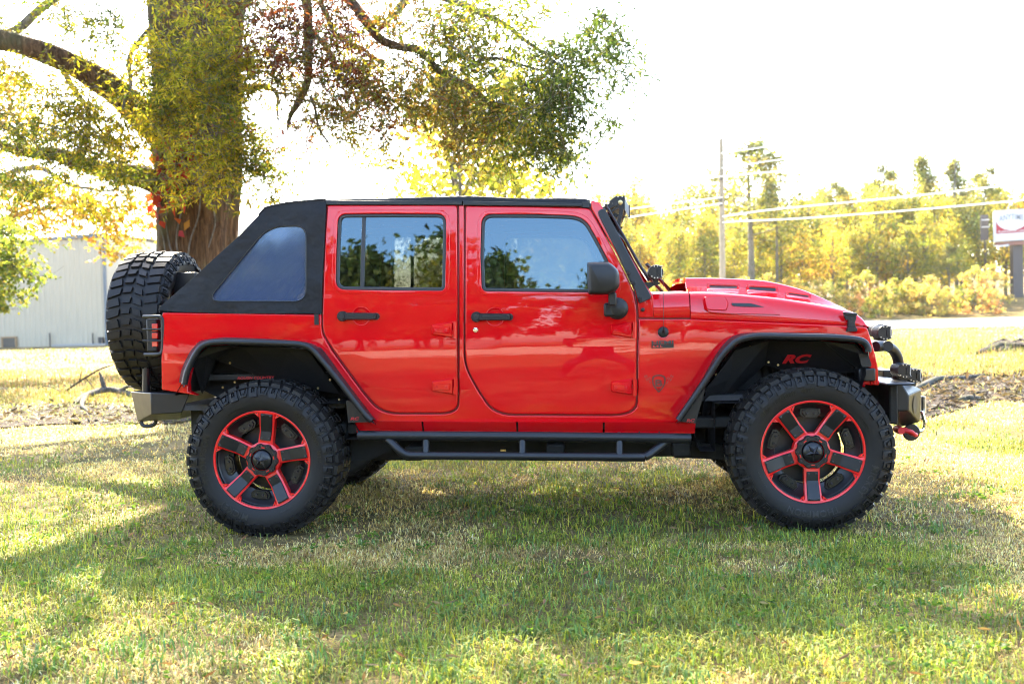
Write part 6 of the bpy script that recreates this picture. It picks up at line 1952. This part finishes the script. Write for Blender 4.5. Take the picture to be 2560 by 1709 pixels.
G_A, G_B, G_C = (.235, .275, .032), (.165, .215, .032), (.40, .37, .045)
S_A, S_B, S_C = (.66, .50, .17), (.50, .34, .11), (.76, .63, .31)
def grass_cols(x, y, n, green_bias=0.0):
    p = .55 * vnoise(x, y, 1.3, 5) + .30 * vnoise(x, y, .45, 6) + .15 * vnoise(x, y, .16, 8)
    pg = np.clip((p - .50) * 6.0 + .28 + green_bias, .06, .92)
    g = rng.random(n) < pg
    cg = pick([(4, G_A), (3, G_B), (3, G_C), (.8, (.06, .11, .02))], n, .3)  # the few dark greens paint deeper shadows between the blades
    cs = pick([(4, S_A), (3, S_B), (2, S_C), (.8, (.24, .14, .05))], n, .3)
    return np.where(g[:, None], cg, cs), g, p
parts_ = []
def add_grass(n, d0, d1, L, Wd, margin, gb=0.0, seed=0, power=0.0):
    x, y, d = frustum_xy(n, d0, d1, margin, power)
    dens = .6 * vnoise(x, y, .8, 11) + .4 * vnoise(x, y, .23, 12)
    keep = rng.random(n) < np.clip(.25 + 1.5 * (dens - .2), .2, 1)
    keep &= ~(inpoly(x, y, MP1) & (rng.random(n) < .4)) & ~(inpoly(x, y, MP2) & (rng.random(n) < .66))
    x, y = x[keep], y[keep]; n = len(x)
    c, g, p = grass_cols(x, y, n, gb)
    ln = L * (.45 + .9 * rng.random(n)) * np.where(g, 1.15, .9) * (.75 + .6 * vnoise(x, y, .6, 21))
    tone = 1 + .5 * (vnoise(x, y, .11, 41) - .5) + .5 * (vnoise(x, y, .5, 42) - .5)
    c = np.clip(c * tone[:, None], .004, .9)
    lean = np.clip(rng.normal(size=n) * .36 + np.where(g, .95, 1.15), .15, 1.6)
    parts_.append(blades(x, y, ln, Wd * (.7 + .6 * rng.random(n)), lean, c))
add_grass(200000, 2.75, 5.2, .042, .0042, 1.7)
add_grass(160000, 5.2, 8.5, .045, .0055, 2.0)
add_grass(110000, 8.5, 15, .055, .009, 2.4)
add_grass(60000, 15, 30, .085, .018, 2.0, .05)
add_grass(30000, 30, 49, .10, .04, 3.0, .05)
def merge(parts):
    o = 0; V, F, C = [], [], []
    for v, f, c in parts:
        V.append(v); F.append(f + o); C.append(c); o += len(v)
    return np.concatenate(V), np.concatenate(F), np.concatenate(C)
V, F, C = merge(parts_)
o = mesh_from('grass', V, F, 3, C, GRASSM); o['kind'] = 'stuff'
tag(o, 'short patchy lawn of green and straw-coloured blades', 'grass')
# coarse green tufts
parts_ = []
x, y, d = frustum_xy(520, 2.8, 12, .6, 1.0)
pp = .6 * vnoise(x, y, 1.3, 5) + .4 * vnoise(x, y, .45, 6)
k_ = rng.random(520) < np.clip((pp - .38) * 4 + .25, .1, 1)
for a, b, q in zip(x[k_], y[k_], d[k_]):
    n = int(rng.integers(14, 44)); r = .03 + .09 * rng.random()
    xx, yy = a + rng.normal(size=n) * r, b + rng.normal(size=n) * r
    parts_.append(blades(xx, yy, .072 * (.5 + .8 * rng.random(n)), .0065 * (.7 + .6 * rng.random(n)), np.clip(rng.normal(size=n) * .25 + .8, .3, 1.3), pick([(4, (.12, .22, .05)), (3, (.17, .25, .05)), (1.5, (.09, .18, .06))], n, .15)))
V, F, C = merge(parts_)
o = mesh_from('coarse_grass', V, F, 3, C, GRASSM); o['kind'] = 'stuff'
tag(o, 'broad-bladed green tufts scattered through the lawn', 'grass')
# tall weeds at the lawn's far edge, both sides
parts_ = []
def weeds(px0, px1, py0, py1, n, L, pal, w=.012):
    px = px0 + (px1 - px0) * rng.random(n); py = py0 + (py1 - py0) * rng.random(n)
    P = np.array([tuple(Gd(a, b)) for a, b in zip(px, py)])
    m_ = vnoise(P[:, 0], P[:, 1], 1.4, 31) > .35
    P = P[m_]
    q = 7
    x = np.repeat(P[:, 0], q) + rng.normal(size=len(P) * q) * .12; y = np.repeat(P[:, 1], q) + rng.normal(size=len(P) * q) * .12
    n = len(x)
    parts_.append(blades(x, y, L * (.35 + .9 * rng.random(n)), w * (.7 + .6 * rng.random(n)), np.clip(rng.normal(size=n) * .3 + .55, .05, 1.3), pick(pal, n, .2)))
WD = [(3, (.36, .27, .12)), (2, (.30, .18, .08)), (3, (.16, .18, .04)), (2, (.24, .24, .06))]
weeds(2080, 2700, 872, 925, 900, .20, WD); weeds(2080, 2700, 905, 945, 900, .14, WD, .010)
weeds(-150, 480, 930, 985, 1500, .18, [(3, (.40, .27, .12)), (2, (.34, .17, .07)), (3, (.20, .2, .05))]); weeds(-150, 480, 980, 1010, 700, .14, WD, .010)
weeds(2230, 2480, 850, 885, 120, .5, [(2, (.2, .22, .06)), (1, (.36, .3, .12))], .012)
V, F, C = merge(parts_)
o = mesh_from('weeds', V, F, 3, C, GRASSM); o['kind'] = 'stuff'
tag(o, 'dry brown and yellow weeds along the far edge of the lawn', 'weeds')
# wood chips on the mulch, dead leaves on the lawn
cv, cf, cc = [], [], []
def litter(poly, n, size, pal, flat=.35, lift=.02):
    xs_, ys_ = np.array([p[0] for p in poly]), np.array([p[1] for p in poly])
    x = xs_.min() + (xs_.max() - xs_.min()) * rng.random(n * 3); y = ys_.min() + (ys_.max() - ys_.min()) * rng.random(n * 3)
    k = inpoly(x, y, poly); x, y = x[k][:n], y[k][:n]; n = len(x)
    pos = np.stack([x, y, ground_z(x, y) + .012 + lift * rng.random(n)], 1)
    return leaves_np(pos, rng.normal(size=(n, 3)) * [1, 1, flat], size * (.5 + rng.random(n)), size * .32 * (.6 + .8 * rng.random(n)), pick(pal, n, .25), .3)
CH = [(3, (.09, .073, .06)), (3, (.055, .043, .034)), (2, (.16, .14, .12)), (2, (.03, .025, .02))]
V, F, C = merge([litter(MP1, 1100, .10, CH), litter(MP2, 3000, .12, CH)])
o = mesh_from('wood_chips', V, F, 3, C, LEAF); o['kind'] = 'stuff'
tag(o, 'grey and brown bark chips strewn over the bare mulch', 'wood chips')
x, y, d = frustum_xy(900, 3, 16, .5, 1.0)
pos = np.stack([x, y, ground_z(x, y) + .02 + .03 * rng.random(900)], 1)
v, f, c = leaves_np(pos, rng.normal(size=(900, 3)) * [1, 1, .3], .042 * (.6 + rng.random(900)), .012, pick([(3, (.26, .18, .10)), (2, (.18, .11, .06)), (1, (.36, .28, .15))], 900), .3)
o = mesh_from('fallen_leaves', v, f, 3, c, LEAFY); o['kind'] = 'stuff'
tag(o, 'narrow brown oak leaves dropped on the lawn', 'leaves')

# low broad-leaved weeds between the grass
x, y, d = frustum_xy(260, 2.9, 9, .5, 1.0)
P_, D_, n_ = [], [], 0
for a, b in zip(x, y):
    k = int(rng.integers(8, 26)); r = .02 + .06 * rng.random()
    t = rng.random(k) * 6.28; q = r * np.sqrt(rng.random(k))
    xx, yy = a + q * np.cos(t), b + q * np.sin(t)
    P_.append(np.stack([xx, yy, ground_z(xx, yy) + .012 + .025 * rng.random(k)], 1)); D_.append(np.stack([np.cos(t), np.sin(t), .5 * rng.random(k)], 1))
P_, D_ = np.concatenate(P_), np.concatenate(D_); n_ = len(P_)
v, f, c = leaves_np(P_, D_, .024 * (.6 + .8 * rng.random(n_)), .014, pick([(3, (.10, .20, .03)), (2, (.16, .25, .04)), (1, (.07, .14, .03))], n_), .15)
o = mesh_from('clover', v, f, 3, c, LEAF); o['kind'] = 'stuff'
tag(o, 'low rounded weeds dotted through the near lawn', 'weeds')

# ---------------------------------------------------------------- thin added volume, pales the distance in place of lens flare
m = MB(); m.box((10, 60, 29), (360, 330, 64))
hz = bpy.data.materials.new('flare_veil'); hz.use_nodes = True
_n, _l = hz.node_tree.nodes, hz.node_tree.links
_n.remove(_n['Principled BSDF'])
_v = _n.new('ShaderNodeVolumePrincipled'); _v.inputs['Color'].default_value = (1, .97, .9, 1); _v.inputs['Density'].default_value = .0002; _v.inputs['Anisotropy'].default_value = .55
_l.new(_v.outputs[0], _n['Material Output'].inputs['Volume'])
o = m.build('flare_veil', hz, None, smooth=None); o['kind'] = 'stuff'
